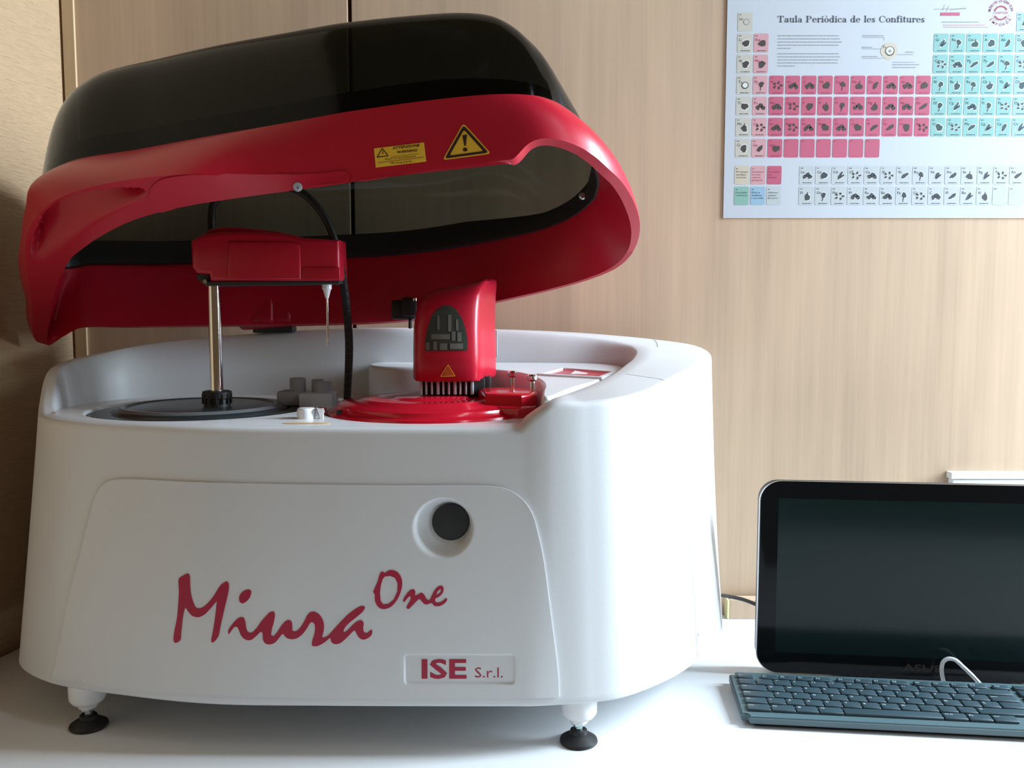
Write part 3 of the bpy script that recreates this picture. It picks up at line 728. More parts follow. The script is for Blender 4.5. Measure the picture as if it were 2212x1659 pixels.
# arm housing: outline in the vertical plane, depth about 46 mm
def yz(Y): return lambda p: (p[0], Y + p[2], p[1])
def pxz(L, Y): return [(aty(x, y, Y)[0], aty(x, y, Y)[2]) for x, y in L]
Y0 = 938
body_o = pxz([(410, 520), (432, 506), (478, 499), (560, 500), (622, 505), (655, 513), (732, 518), (735, 600), (730, 608), (452, 608), (450, 593), (424, 591), (413, 578)], Y0)
mb = MB(); mb.prism(body_o, 0, 44, 5, xf=yz(Y0)); ab = mb.build('sampling_arm', RED, an, ang=50); ab['label'] = 'red sampling arm housing'
top_o = pxz([(432, 508), (452, 495), (480, 490), (530, 492), (600, 500), (640, 510), (640, 516), (432, 516)], Y0 + 8)
mb = MB(); mb.prism(top_o, 0, 30, 3, xf=yz(Y0 + 8)); mb.build('arm_crown', RED, ab, ang=50)
pl = pxz([(492, 522), (628, 522), (648, 530), (650, 604), (492, 606)], Y0 - 2)
mb = MB(); mb.prism(pl, -2.5, 6, 2, xf=yz(Y0)); mb.build('arm_cover', RED, ab, ang=50)
pl = pxz([(655, 577), (720, 576), (733, 578), (735, 604), (652, 605)], Y0 - 1)
mb = MB(); mb.prism(pl, -1.2, 6, 1, xf=yz(Y0)); mb.build('arm_tip', RED, ab, ang=50)
pl = pxz([(440, 608), (733, 606), (731, 613), (446, 617)], Y0)
mb = MB(); mb.prism(pl, 2, 42, 1, xf=yz(Y0)); pl = pxz([(421, 591), (449, 591), (449, 612), (440, 617), (424, 604)], Y0); mb.prism(pl, 4, 30, 1, xf=yz(Y0)); mb.build('arm_base_plate', BLACK, ab)
q = aty(443, 608, Y0); mb = MB(); mb.lathe(0, 0, [(.2, 2), (2.2, 2), (2.5, 0), (2.5, -5)], 16, xf=lambda p: (q[0] + p[0], q[1] + 1 - p[2], q[2] + p[1])); mb.build('arm_screw', CHROME, ab)
nq = aty(706, 613, 958); z = lambda y: aty(706, y, 958)[2]
mb = MB(); mb.lathe(nq[0], 958, [(5.2, z(610)), (5.2, z(624)), (4, z(627)), (2, z(643)), (1.2, z(645))][::-1], 24); nd = mb.build('needle_hub', WHITE2, ab)
mb = MB(); mb.lathe(nq[0], 958, [(.7, z(747)), (1.1, z(743)), (1.2, z(700)), (1.3, z(640))], 12); mb.build('needle', CHROME, nd)
# cable loop, spiral-wrapped below
cp = [aty(458, 505, 975), aty(457, 470, 978), aty(462, 440, 978), aty(490, 412, 978), aty(550, 398, 976), aty(610, 402, 972), aty(650, 415, 968), aty(685, 446, 964), aty(712, 490, 962), aty(730, 545, 962), aty(742, 610, 966), aty(750, 680, 976), aty(754, 740, 990), aty(753, 800, 1004), aty(750, 862, 1010), aty(750, 884, 1010)]
P = curve(cp, 1500); mb = MB(); mb.tube(P, lambda t: 4.3 + (.4 * math.sin(t * 1300) if t > .58 else 0), 12); mb.build('spiral_cable', BLACK, ab)
# reagent disc with red lid
mb = MB(); mb.lathe(*DR, [(109, 304), (111, 305), (111.5, 310), (110, 312.5), (106, 313.5), (104, 315), (102.5, 319), (97, 321.8), (78, 322.8), (75, 325), (60, 326), (57, 324.5), (42, 324.5), (39, 326.3), (.5, 326.5)], 96)
rd = mb.build('reagent_disc', REDG, an); rd['label'] = 'glossy red disc cover'
w0 = [ (-28, 905), (10, 897), (26, 912), (30, 950), (10, 975), (-40, 985)]
mb = MB(); mb.prism([(x, y) for x, y in w0], 305, 334, 4); mb.prism([(-30, 898), (6, 880), (24, 894), (28, 920), (0, 935), (-40, 930)], 308, 322, 3)
mb.build('disc_bracket', REDG, rd)
mb = MB(); q = atz(736, 893, 314); mb.box(q[0] - 5, q[0] + 6, q[1] - 1, q[1] + 8, 311, 317, 2); mb.build('lid_notch', BLACK, rd)
for px, py, zb, zt2 in ((1107, 838, 333, 349), (1150, 846, 333, 345.5)):
    Y = (CH - zb) / -(ray(px, py)[2] / ray(px, py)[1]); Xp = aty(px, py, Y)[0]; zt2 = aty(px, py - 30, Y)[2]
    mb = MB(); mb.lathe(Xp, Y, [(3, 330), (3, zt2 - 4), (5, zt2 - 2), (5.6, zt2 + 2), (4.6, zt2 + 3.5), (2, zt2 + 3)], 24); mb.build('thumb_screw', CHROME, rd)
# centre post cap, thumb screw and ochre label
q = atz(659, 905, 311); mb = MB(); mb.lathe(q[0], q[1] + 6, [(9.3, 309), (9.3, 319), (8.8, 320.6), (7.6, 321.6), (1, 322)], 36); mb.build('white_cap', WHITE2, an)
q = atz(693, 905, 311); mb = MB(); mb.lathe(q[0], q[1] + 4, [(3, 309), (3, 316), (5, 319), (5.2, 322), (3, 322.5)], 24); mb.build('centre_screw', CHROME, an)
q = atz(662, 914, 311.4); mb = MB(); mb.lathe(0, 0, [(1, 310.6), (1, 311.5)], 40, xf=lambda p: (q[0] + p[0] * 23, q[1] + p[1] * 4.5, p[2])); mb.build('ochre_label', TAN, an, smooth=False)
# wash station
mb = MB(); a = aty(646, 849, 1000); b = aty(721, 884, 1000); mb.box(a[0], b[0], 996, 1030, 309, a[2], 2.5); wsn = mb.build('wash_block', GREY, an)
mb = MB(); a = aty(598, 845, 1015); b = aty(652, 884, 1015); mb.box(a[0], b[0], 1012, 1042, 309, a[2], 3); mb.build('wash_block_side', GREYD, wsn)
for px, yt, r, Y in ((643, 816, 9.2, 1022), (686, 819, 7, 1026), (697, 824, 9.5, 1012)):
    q = aty(px, yt, Y); mb = MB(); mb.lathe(q[0], Y, [(r, 318), (r, q[2] - 1), (r - 1, q[2])], 30); mb.build('wash_nozzle', GREYD, wsn)

# ------------------------------------------------------------------ red reader head with arched window
hd = [(-104, 952), (-98, 948), (-48, 948), (-38, 953), (-30, 985), (-19, 1035), (-22, 1044), (-98, 1048), (-107, 1040)]
hr = []
for z, s, dx, dy in ((343, .97, 0, 0), (345, 1, 0, 0), (372, 1.0, 0, 0), (400, .985, 0, 1), (418, .965, 1, 3), (432, .935, 3, 6), (442, .87, 7, 11), (448, .74, 13, 18), (451, .5, 20, 26)):
    R = []
    for p in curve([(x, y, 0) for x, y in hd], 90, True): R.append((-66 + (p[0] + 66) * s + dx, 997 + (p[1] - 997) * s + dy, z + ((p[0] + 66) * .13 if z > 425 else (p[0] + 66) * .05 if z > 410 else 0)))
    hr.append(R)
HVV = [p for R in hr for p in R]; HFF = grid_faces(len(hr), 90)
BH = bvh_of(HVV, HFF)
head = mk('reader_head', HVV, HFF + [list(range(90))[::-1], [(len(hr) - 1) * 90 + i for i in range(90)]], RED, an, ang=50); head['label'] = 'red upright head with an arched window'
arch = [(918, 758), (1010, 757), (1010, 736), (1006, 712), (998, 688), (985, 668), (970, 660), (958, 660), (944, 668), (931, 686), (923, 712), (918, 738)]
mb = MB(); patch(mb, BH, arch, (), 8, .5, 0, skirt=1)
for x0, x1, y0, y1 in ((920, 928, 740, 756), (932, 972, 722, 733), (976, 984, 716, 736), (988, 997, 718, 738), (936, 944, 738, 756), (950, 966, 742, 756), (972, 1000, 742, 754), (945, 949, 682, 712), (968, 975, 680, 716), (985, 990, 690, 714)):
    patch(mb, BH, [(x0, y0), (x1, y0), (x1, y1), (x0, y1)], (), 8, .8, 1, skirt=-.4)
mb.build('arched_window', [GLASSD, RACK], head, smooth=False)
mb = MB()
for a, b in (((952, 813), (968, 788)), ((968, 788), (983, 812)), ((983, 812), (952, 813))): line(mb, BH, a, b, 1.6, .6, 0)
patch(mb, BH, [(956, 811), (968, 792), (979, 811)], (), 8, .4, 1, skirt=0)
mb.build('head_warning_triangle', [YEL, mat('orange_print', (.50, .10, .02), .4)], head, smooth=False)
mb = MB(); mb.box(-100, -30, 962, 1040, 327, 345, 1); mb.build('head_base', BLACK, head)
for i in range(10):
    x = -101 + i * 6.2; mb = MB(); mb.box(x, x + (2.2 if i % 3 else 3.2), 956, 961.5, 328, 344, .4); mb.build('comb_tooth', GREY, head)
mb = MB(); mb.box(-40, -24, 975, 1030, 326, 346, 1.5); mb.build('head_bracket', BLACK, head)
mb = MB(); q = aty(1073, 740, 1046); mb.box(q[0] - 5, q[0] + 1, 1040, 1052, 365, 396, 1); mb.build('head_hinge', GREYD, head)

# ================================================================== COMPUTER AND KEYBOARD
yaw = math.radians(-6.2); cs, sn = math.cos(yaw), math.sin(yaw)
mo = aty(1632, 1440, 984); MX, MY = mo[0], 984
def mf(p): return (MX + p[0] * cs - p[1] * sn, MY + p[0] * sn + p[1] * cs, p[2])
comp = root('all_in_one_computer', (MX + 190, MY, 0), 'black flat-screen computer with rounded corners standing behind the keyboard', 'computer')
MWD, MHT = 392, 224
def rrect(w, h, r, x0=0, z0=0):
    P = []
    for cx, cz, a0 in ((w - r, r, -90), (w - r, h - r, 0), (r, h - r, 90), (r, r, 180)):
        for a in range(0, 91, 10): P.append((x0 + cx + r * math.cos(math.radians(a0 + a)), z0 + cz + r * math.sin(math.radians(a0 + a))))
    return P
def up(y0): return lambda p: mf((p[0], y0 - p[2], p[1]))
mb = MB(); mb.prism(rrect(MWD - 4, MHT - 5, 22, 2, 6), -26, -3, 4, xf=up(0)); mb.build('casing', BLACK, comp, ang=50)
mb = MB(); mb.prism(rrect(MWD, MHT - .6, 24, 0, 4), -3.2, -.4, .6, xf=up(0)); mb.build('silver_trim', SILVER, comp, ang=50)
mb = MB(); mb.prism(rrect(MWD - 1.6, MHT - .9, 23.5, 1.1, 4.6), -.5, 1.2, .6, xf=up(0)); mb.build('screen_bezel', SCRG, comp, ang=50)
mb = MB(); mb.prism([(21, 29), (373, 29), (373, 208), (21, 208)], 1.2, 1.35, 0, xf=up(0)); mb.build('display', SCRD, comp, smooth=False)
V, Fs, w = text2d('ASUS', .02); mb = MB(); mb.add([mf((162 + x / w * 42, -1.45, 13.5 + y * 11)) for x, y in V], Fs); mb.build('logo', LOGO, comp, smooth=False)
mb = MB(); mb.box(90, 302, 20, 70, 0, 6, 2, xf=mf); mb.box(180, 212, 24, 34, 4, 150, 3, xf=mf); mb.build('stand', SILVER, comp)

kf = atz(1604, 1545, 13); kb_ = atz(1626, 1450, 14); KX, KY = kf[0], kf[1]; KD = (kb_[1] - kf[1]) / cs - 1
def kx(p): return (KX + p[0] * cs - p[1] * sn, KY + p[0] * sn + p[1] * cs, p[2])
kbr = root('keyboard', (KX + 200, KY + 50, 0), 'slate grey computer keyboard lying in front of the black screen', 'keyboard')
KW = 440
mb = MB()
bm = bmesh.new(); bmesh.ops.create_cube(bm, size=1)
for v in bm.verts:
    v.co = Vector((KW / 2 + v.co.x * KW, KD / 2 + v.co.y * KD, (4 if v.co.z < 0 else (11.5 if v.co.y < 0 else 14.5))))
bmesh.ops.bevel(bm, geom=[e for e in bm.edges if abs(e.verts[0].co.z - e.verts[1].co.z) > 3], offset=7, segments=5, affect='EDGES')
bmesh.ops.bevel(bm, geom=[e for e in bm.edges if abs(e.verts[0].co.z - e.verts[1].co.z) < 3.1 and e.calc_face_angle(0) > .8], offset=1.5, segments=3, affect='EDGES')
mb.bm(bm, 0, kx); mb.build('body', KBB, kbr, ang=40)
mb = MB(); mb.box(12, KW - 12, 6, KD - 6, 0, 5, 1, xf=kx); mb.build('base', BLACK, kbr)
u = 18.9; rp = (KD - 21) / 5.72
rowsK = [
 [('Ctrl', 1.3), ('Fn', 1.3), ('\u229e', 1.2), ('Alt', 1.3), ('', 5.1), ('Alt Gr', 1.25), ('Fn', 1.25), ('Ctrl', 1.3)],
 [('\u21e7', 1.25)] + [(c, 1) for c in ['<', 'Z', 'X', 'C', 'V', 'B', 'N', 'M', ', ;', '. :', '- _']] + [('\u21e7', 2.75)],
 [('Bloq', 1.75)] + [(c, 1) for c in 'ASDFGHJKL\u00d1'] + [('\u00b4', 1), ('\u00c7', 1), ('', 1.25)],
 [('Tab', 1.5)] + [(c, 1) for c in 'QWERTYUIOP'] + [('[', 1), ('+', 1), ('Intro', 1.5)],
 [('\u00ba', 1)] + [(c, 1) for c in ['1 !', '2 "', '3', '4 $', '5 %', '6 &', '7 /', '8 (', '9 )', '0 =', "' ?", '\u00a1']] + [('\u2190', 2)],
 [('Esc', 1), (None, .4)] + [('F%d' % i, 1) for i in range(1, 5)] + [(None, .27)] + [('F%d' % i, 1) for i in range(5, 9)] + [(None, .27)] + [('F%d' % i, 1) for i in range(9, 13)] + [(None, .3), ('Supr', .96)],
]
def key(x, y, w, h, s):
    mb = MB(); z0 = 11.5 + 3 * y / KD + .3
    mb.box(x + .9, x + w - .9, y + .9, y + h - .9, z0 - 1, z0 + 2.6, .9, xf=kx, seg=2)
    if s:
        V, Fs, wd = text2d(s); lh = 4.2 if len(s) <= 2 else 3.2
        if wd > 0: mb.add([kx((x + 3 + q[0] * lh, y + h - 3 - lh * .75 + q[1] * lh, z0 + 2.66)) for q in V], Fs, 1)
    mb.build('key', [KEYM, LEG_], kbr, ang=50)
for r, row in enumerate(rowsK):
    x = 6.5; y = 11 + r * rp; h = rp if r < 5 else rp * .72
    for s, wu in row:
        if s is not None: key(x, y, wu * u, h, s)
        x += wu * u
for r in range(6):     # the next block of keys, cut by the edge of the picture
    if r == 2 or r == 1: continue
    for c in range(3):
        if r in (1,) and c != 1: continue
        key(6.5 + 15.35 * u + c * u, 11 + r * rp, u, rp if r < 5 else rp * .72, '')
# white cable loop between screen and keyboard
mb = MB(); yy = lambda x: MY + (x - MX) * math.tan(yaw) - 12
def wc(px, py, d=0):
    Y = 950
    for _ in range(6): X = aty(px, py, Y)[0]; Y = MY + (X - MX) * math.tan(yaw) - 14 - d
    return aty(px, py, Y)
P = curve([wc(2041, 1484), wc(2037, 1468), wc(2034, 1445), wc(2038, 1429), wc(2048, 1423), wc(2062, 1425, 1), wc(2080, 1440, 2), wc(2098, 1457, 3), wc(2113, 1473, 3), wc(2126, 1488, 3)], 80)
P = [p if p[2] > 2.4 else np.array([p[0], p[1], 2.4]) for p in P]
mb.tube(P, 2.2, 10); o = mb.build('usb_cable', CABW, at=P[0]); tag(o, 'thin white cable looping up in front of the black screen', 'cable')
# black cable from the back of the screen to the analyser
P = curve([aty(1560, 1286, 1060), aty(1577, 1289, 1050), aty(1605, 1295, 1040), aty(1634, 1306, 1030), aty(1660, 1318, 1022)], 40)
mb = MB(); mb.tube(P, 2.3, 10); o = mb.build('power_cable', CABB, at=P[-1]); tag(o, 'short black cable running from behind the screen towards the white analyser', 'cable')
# batten at the foot of the wall
a = aty(1577, 1297, YW - 24); mb = MB(); mb.box(a[0], a[0] + 520, YW - 22, YW - 4, 0, a[2], .8); bt = mb.build('wooden_batten', WOODW, at=(a[0] + 260, YW - 13, 0), smooth=False)
tag(bt, 'low wooden batten with a pale yellow end lying against the wall beside the analyser', 'batten')
mb = MB(); mb.box(a[0] - 3, a[0], YW - 22, YW - 4, .2, a[2] - .5, .5); mb.build('batten_end', mat('pale_yellow_edge', (.75, .68, .38), .6), bt, smooth=False)['label'] = 'pale yellow end strip'
# white trunking on the wall
a = aty(2055, 1021, YW - 14); mb = MB(); mb.box(a[0], a[0] + 420, YW - 14, YW, a[2] - 9, a[2], 1); mb.box(a[0] + 3, a[0] + 417, YW - 12, YW, a[2] - 42, a[2] - 10, 1)
tag(mb.build('cable_trunking', WHITE2, at=(a[0] + 210, YW, a[2] - 40), smooth=False), 'white plastic trunking on the wall showing above the black screen', 'trunking')

# ================================================================== POSTER
YP = YW - 1.2
def pw(px, py):
    p = aty(px, py, YP); return (p[0], p[2])
# the sheet is a rectangle on the wall; its own grid is measured along the row at y = 163
tl = pw(1572, -14); bl = pw(1562, 471); X0 = (tl[0] + bl[0]) / 2; ZB_ = bl[1]; ZT_ = tl[1]; X1 = X0 + (ZT_ - ZB_) * 1.42
psr = root('poster', ((X0 + X1) / 2, YP, ZB_), 'white poster with a periodic table of jams in pink, green and blue tiles', 'poster')
mb = MB(); mb.box(X0, X1, YP, YP + .8, ZB_, ZT_); mb.build('sheet', PAPER, psr, smooth=False)
sx = (aty(1662, 163, YP)[0]); pit = (aty(2014.5, 163, YP)[0] - sx) / 10.0; c0 = sx - 2 * pit
def rowz(y): return aty(1700, y, YP)[2]
def tcol(n, c): return mat(n, tuple(v * .74 for v in c), .55)
PM = [tcol('print_cream', (.66, .63, .54)), tcol('print_rose', (.74, .40, .43)), tcol('print_pink', (.62, .125, .21)), tcol('print_aqua', (.28, .56, .53)), tcol('print_blue', (.36, .56, .72)), tcol('print_grey', (.60, .65, .66)),
      tcol('print_brown_ink', (.07, .055, .045)), tcol('print_teal_ink', (.025, .085, .095)), tcol('print_slate_ink', (.055, .07, .085)), tcol('print_white', (.86, .88, .86)), tcol('print_text', (.07, .09, .11)), tcol('print_text_pale', (.34, .36, .38)), tcol('print_rose_ink', (.42, .05, .12)), tcol('print_green', (.30, .55, .46)), tcol('print_sand', (.72, .64, .50))]
tiles, icons, prn = MB(), MB(), MB()
def flat(mb, pts, d, k): 
    Y = YP - d; mb.add([(x, Y, z) for x, z in pts], [list(range(len(pts)))], k)
def tile(x, z, w, h, k, halo=False, d=.15):
    r = 1.8; P = []
    for cx, cz, a0 in ((x + w - r, z - h + r, -90), (x + w - r, z - r, 0), (x + r, z - r, 90), (x + r, z - h + r, 180)):
        for a in (0, 45, 90): P.append((cx + r * math.cos(math.radians(a0 + a)), cz + r * math.sin(math.radians(a0 + a))))
    flat(tiles, P, d, k)
TWd = pit * .895; THt = (rowz(163.5) - rowz(204))
def blob(cx, cz, r, n, rx=1, rz=1, rot=0, seed=0, am=.12):
    rnd = random.Random(seed); ph = [rnd.uniform(0, 6.28) for _ in range(3)]; P = []
    for i in range(n):
        a = 6.283 * i / n; q = r * (1 + am * math.sin(2 * a + ph[0]) + am * .8 * math.sin(3 * a + ph[1]) + am * .6 * math.sin(5 * a + ph[2]))
        x, z = q * math.cos(a) * rx, q * math.sin(a) * rz; P.append((cx + x * math.cos(rot) - z * math.sin(rot), cz + x * math.sin(rot) + z * math.cos(rot)))
    return P
def icon(x, z, kind, k, seed, halo):
    cx, cz = x + TWd * .58, z - THt * .52; S_ = TWd * .23; rnd = random.Random(seed); parts = []
    if kind == 0: parts = [(cx, cz, S_, 1, 1, 0)]
    elif kind == 1: parts = [(cx - S_ * .9, cz - S_ * .35, S_ * .62, 1, 1, 0), (cx + S_ * .7, cz - S_ * .4, S_ * .62, 1, 1, 0), (cx, cz + S_ * .3, S_ * .62, 1.1, .9, 0)]
    elif kind == 2: parts = [(cx, cz, S_ * 1.25, 1, .42, .5 + rnd.random() * .5)]
    elif kind == 3: parts = [(cx, cz + S_ * .3, S_ * .75, 1, 1, 0), (cx - S_ * .2, cz - S_ * .9, S_ * .75, .15, 1, -.15)]
    elif kind == 4: parts = [(cx + S_ * 1.1 * math.cos(a), cz + S_ * .8 * math.sin(a), S_ * .42, 1, .8, a) for a in (0, 1.3, 2.5, 3.8, 5.1)]
    elif kind == 5: parts = [(cx, cz - S_ * .3, S_ * .95, 1, .95, 0), (cx + S_ * .1, cz + S_ * .9, S_ * .4, .3, 1, -.3)]
    elif kind == 6: parts = [(cx, cz, S_ * 1.25, .32, 1, -.5), (cx + S_ * .6, cz - S_ * .2, S_ * .9, .28, 1, -.9)]
    for i, (a, b, r, rx, rz, ro) in enumerate(parts):
        if halo: flat(icons, blob(a, b, r * 1.22 + .25, 18, rx, rz, ro, seed + i, .08), .22, 9)
    for i, (a, b, r, rx, rz, ro) in enumerate(parts): flat(icons, blob(a, b, r, 18, rx, rz, ro, seed + i), .30, k)
    if kind == 7:
        flat(icons, blob(cx, cz, S_ * 1.05, 20, 1, 1, 0, 1, .02), .26, k); flat(icons, blob(cx, cz + .2, S_ * .78, 20, 1, 1, 0, 1, .02), .34, 9)
def ptext(s, x, z, h, k, w=None, mb=icons, ang=0, bold=0, d=.3):
    V, Fs, wd = text2d(s, bold); sc_ = h / .7; sx_ = (w / wd) if w else sc_
    Q = [(a * sx_, b * sc_) for a, b in V]; mb.add([(x + a * math.cos(ang) - b * math.sin(ang), YP - d, z + a * math.sin(ang) + b * math.cos(ang)) for a, b in Q], Fs, k)
def bar(x, z, w, h, k, rnd, mb=prn, d=.2):
    e = x + w
    while x < e - .5:
        l = min(rnd.uniform(1.2, 5.5), e - x); flat(mb, [(x, z), (x + l, z), (x + l, z + h), (x, z + h)], d, k); x += l + .7
rz = [rowz(v) for v in (27, 72.5, 118, 163.5, 209, 254.5, 300.2)]
SY0 = ['La', 'Li', 'Aj', 'Ta', 'Tr', 'Mn', 'Ci']; SY1 = [None, 'Kw', 'Mo', 'Py', 'Pu', 'Ce', 'Ga']
SYA = [['Gi', 'Ra', 'Cm', 'A', 'Ab'], ['Cm', 'Vi', 'Pg', 'Py', 'Ag'], ['Rl', 'Ba', 'Re', 'Cb', 'Tb'], ['Gf', 'Cg', 'N', 'Fi', 'Fa'], ['Co', 'Ca', 'Mo', 'Cg', 'Cy']]
SYP = [['Fr', 'Gr', 'C', 'Mr', 'Ce', 'Ma', 'Da', 'Pr', 'Ar', 'Gr'], ['Mo', 'Gro', 'P', 'Fi', 'Fl', 'Ac', 'Mg', 'Li', 'Ny', 'Ka'], ['Lit', 'Ram', 'Fu', 'Nes', 'Ta', 'Ca', 'Pl', 'Pa', 'Co', 'Ag']]
KA = [[6, 3, 5, 0, 2], [4, 1, 2, 2, 3], [3, 5, 3, 5, 6], [3, 6, 1, 3, 4], [0, 4, 2, 6, 2]]
KP = [[4, 1, 1, 0, 3, 5, 2, 1, 1, 0], [1, 4, 0, 5, 3, 1, 5, 1, 1, 2], [1, 4, 1, 0, 1, 0, 2, 2, 0, 4]]
rnd = random.Random(3)
def cell(c, z, k, sym, kind, ink, seed, halo, tx=10, num=True):
    x = c0 + c * pit; tile(x, z, TWd, THt, k)
    if kind is not None: icon(x, z, kind, ink, seed, halo); bar(x + TWd * .25, z - THt * .93, TWd * .6, .8, ink if k != 2 else 12, rnd, icons, .3)
    if sym: ptext(sym, x + TWd * .12, z - THt * .40, 3.5, tx)
    if num: bar(x + TWd * .1, z - THt * .14, TWd * .16, .9, tx if k != 2 else 12, rnd, icons, .3)
for r in range(7): cell(0, rz[r], 0, SY0[r], [None, 0, 0, 7, 0, 5, 0][r] if r else None, 6, r, True, 10)
flat(icons, blob(c0 + TWd * .58, rz[0] - THt * .5, TWd * .22, 18, 1, 1, 0, 1, .02), .2, 11); flat(icons, blob(c0 + TWd * .58, rz[0] - THt * .5, TWd * .17, 18, 1, 1, 0, 1, .02), .26, 0)
for r in range(1, 7): cell(1, rz[r], 1, SY1[r], [0, 0, 0, 3, 1, 4, 2][r], 6, 20 + r, False, 12)
for r in range(3):
    for c in range(10): cell(2 + c, rz[3 + r], 2, SYP[r][c], KP[r][c], 6, 40 + r * 10 + c, False, 12)
for c in range(7): cell(2 + c, rz[6], 2, 'Gd' if c == 0 else None, 0 if c == 0 else None, 6, 90 + c, False, 12)
for r in range(5):
    for c in range(5): cell(12 + c, rz[1 + r], 3, SYA[r][c], KA[r][c], 7, 100 + r * 5 + c, True, 7)
for r in range(6): cell(17, rz[r], 4, ['C', 'Ca', 'Cy', 'Ch', 'Da', 'Cn'][r], [2, 0, 4, 0, 4, 6][r], 7, 150 + r, True, 7)
g1, g2 = rowz(358.5), rowz(403.3)
S1 = ['Le', 'Cu', 'Cd', 'Cf', 'Ca', 'Sf', 'Xi', 'Ro', 'Va', 'Xo', 'Se', 'Rg', 'Ty', 'An']; S2 = ['Pi', 'On', 'Pm', 'M', 'Ra', 'Ba', 'Fa', 'Cy', 'C', 'Pl', 'Bo', 'Vi', None, None]
K1 = [1, 0, 6, 4, 1, 4, 2, 3, 6, 2, 5, 6, 4, 2]; K2 = [5, 3, 4, 1, 1, 1, 3, 4, 1, 2, 6, 5, None, None]
for c in range(14):
    cell(4 + c, g1, 5, S1[c], K1[c], 8, 200 + c, True, 8); cell(4 + c, g2, 5, S2[c], K2[c], 8, 230 + c, True, 8)
for c, k, z, t, s in ((0, 14, g1, 10, ('Fruites', 'acides', 'aromes')), (1, 1, g1, 12, ('Fruites', 'toves', 'sense', 'pinyol')), (2, 2, g1, 12, ('Fruites', 'de', 'baies')), (0, 13, g2, 7, ('Hortalis', 'verdures')), (1, 4, g2, 7, ('Flors', 'fulles', 'i arrels')), (2, 5, g2, 8, ('Altres', 'espec', 'licors'))):
    x = c0 + c * pit; tile(x, z, TWd, THt, k); bar(x + 2, z - 4, 2, .9, t, rnd, icons, .3)
    for i, q in enumerate(s): ptext(q, x + 2, z - THt * (.36 + .15 * i), 2.1, t, w=min(TWd - 4, len(q) * 2.2))
tiles.build('printed_tiles', PM, psr, smooth=False); icons.build('printed_pictures', PM, psr, smooth=False)
# serif title drawn with its own thick and thin strokes
SG = {}
def stem(x, y0, y1, w=.13): return [(x - w / 2, y0), (x + w / 2, y0), (x + w / 2, y1), (x - w / 2, y1)]
def serif(x, y, w=.34, t=.05, s=0): return [(x - w / 2 + s, y), (x + w / 2 + s, y), (x + w / 2 + s, y + t), (x - w / 2 + s, y + t)]
def arc(cx, cy, rx, ry, a0, a1, tk=.12, tn=.05, n=14):
    o, i_ = [], []
    for j in range(n + 1):
        a = math.radians(a0 + (a1 - a0) * j / n); t = tn + (tk - tn) * abs(math.cos(a)) ** 1.5
        o.append((cx + rx * math.cos(a), cy + ry * math.sin(a))); i_.append((cx + (rx - t) * math.cos(a), cy + (ry - tn) * math.sin(a)))
    return [[o[j], o[j + 1], i_[j + 1], i_[j]] for j in range(n)]
X_ = .48
SG['T'] = (.72, [stem(.36, 0, .72), serif(.36, 0), [(.04, .67), (.68, .67), (.68, .72), (.04, .72)], [(.04, .5), (.09, .5), (.1, .7), (.04, .7)], [(.63, .5), (.68, .5), (.68, .7), (.62, .7)]])
SG['P'] = (.66, [stem(.17, 0, .72), serif(.17, 0), serif(.14, .67, .26), *arc(.3, .52, .3, .2, -90, 90)])
SG['C'] = (.72, [*arc(.38, .36, .34, .37, 50, 315), [(.62, .45), (.67, .45), (.67, .72), (.62, .66)]])
SG['a'] = (.52, [stem(.36, .05, .36), [(.36, .0), (.5, .0), (.5, .05), (.38, .06)], *arc(.24, .34, .18, .14, 0, 180, .12, .05), *arc(.22, .14, .18, .15, 60, 330, .11, .05)])
SG['u'] = (.58, [stem(.14, .12, X_, .11), serif(.09, X_ - .04, .18), stem(.43, 0, X_, .11), serif(.39, X_ - .04, .16), serif(.48, 0, .16), *arc(.28, .15, .19, .16, 180, 350, .1, .05)])
SG['l'] = (.30, [stem(.15, 0, .75, .12), serif(.15, 0, .27), serif(.1, .71, .14)])
SG['e'] = (.50, [*arc(.25, .24, .22, .25, 0, 320, .12, .05), [(.07, .25), (.46, .25), (.46, .29), (.07, .29)]])
SG['r'] = (.44, [stem(.15, 0, X_, .12), serif(.15, 0, .27), serif(.09, X_ - .04, .16), *arc(.34, .3, .16, .18, 40, 160, .1, .06), [(.34, .34), (.42, .34), (.44, .46), (.34, .46)]])
SG['i'] = (.30, [stem(.15, 0, X_, .12), serif(.15, 0, .27), serif(.09, X_ - .04, .16), [(.09, .58), (.21, .58), (.21, .7), (.09, .7)]])
SG['o'] = (.52, arc(.26, .24, .23, .25, 0, 360, .12, .05, 20))
SG['\u00f2'] = (.52, arc(.26, .24, .23, .25, 0, 360, .12, .05, 20) + [[(.14, .74), (.2, .76), (.34, .6), (.3, .58)]])
SG['d'] = (.58, [stem(.42, 0, .75, .12), serif(.48, 0, .16), serif(.37, .71, .16), *arc(.25, .24, .21, .25, 20, 340, .12, .05)])
SG['c'] = (.46, [*arc(.25, .24, .22, .25, 40, 320, .12, .05), [(.34, .3), (.43, .3), (.43, .42), (.34, .42)]])
SG['s'] = (.42, [*arc(.2, .35, .15, .13, 20, 220, .1, .05), *arc(.21, .13, .16, .14, 40, -170, .1, .05), [(.08, .3), (.16, .36), (.36, .18), (.27, .12)], [(.31, .33), (.36, .33), (.36, .48), (.33, .48)], [(.04, 0), (.07, 0), (.09, .16), (.04, .16)]])
SG['n'] = (.60, [stem(.14, 0, X_, .12), serif(.14, 0, .25), serif(.09, X_ - .04, .16), stem(.45, 0, .34, .12), serif(.45, 0, .25), *arc(.3, .32, .21, .17, 0, 165, .12, .05)])
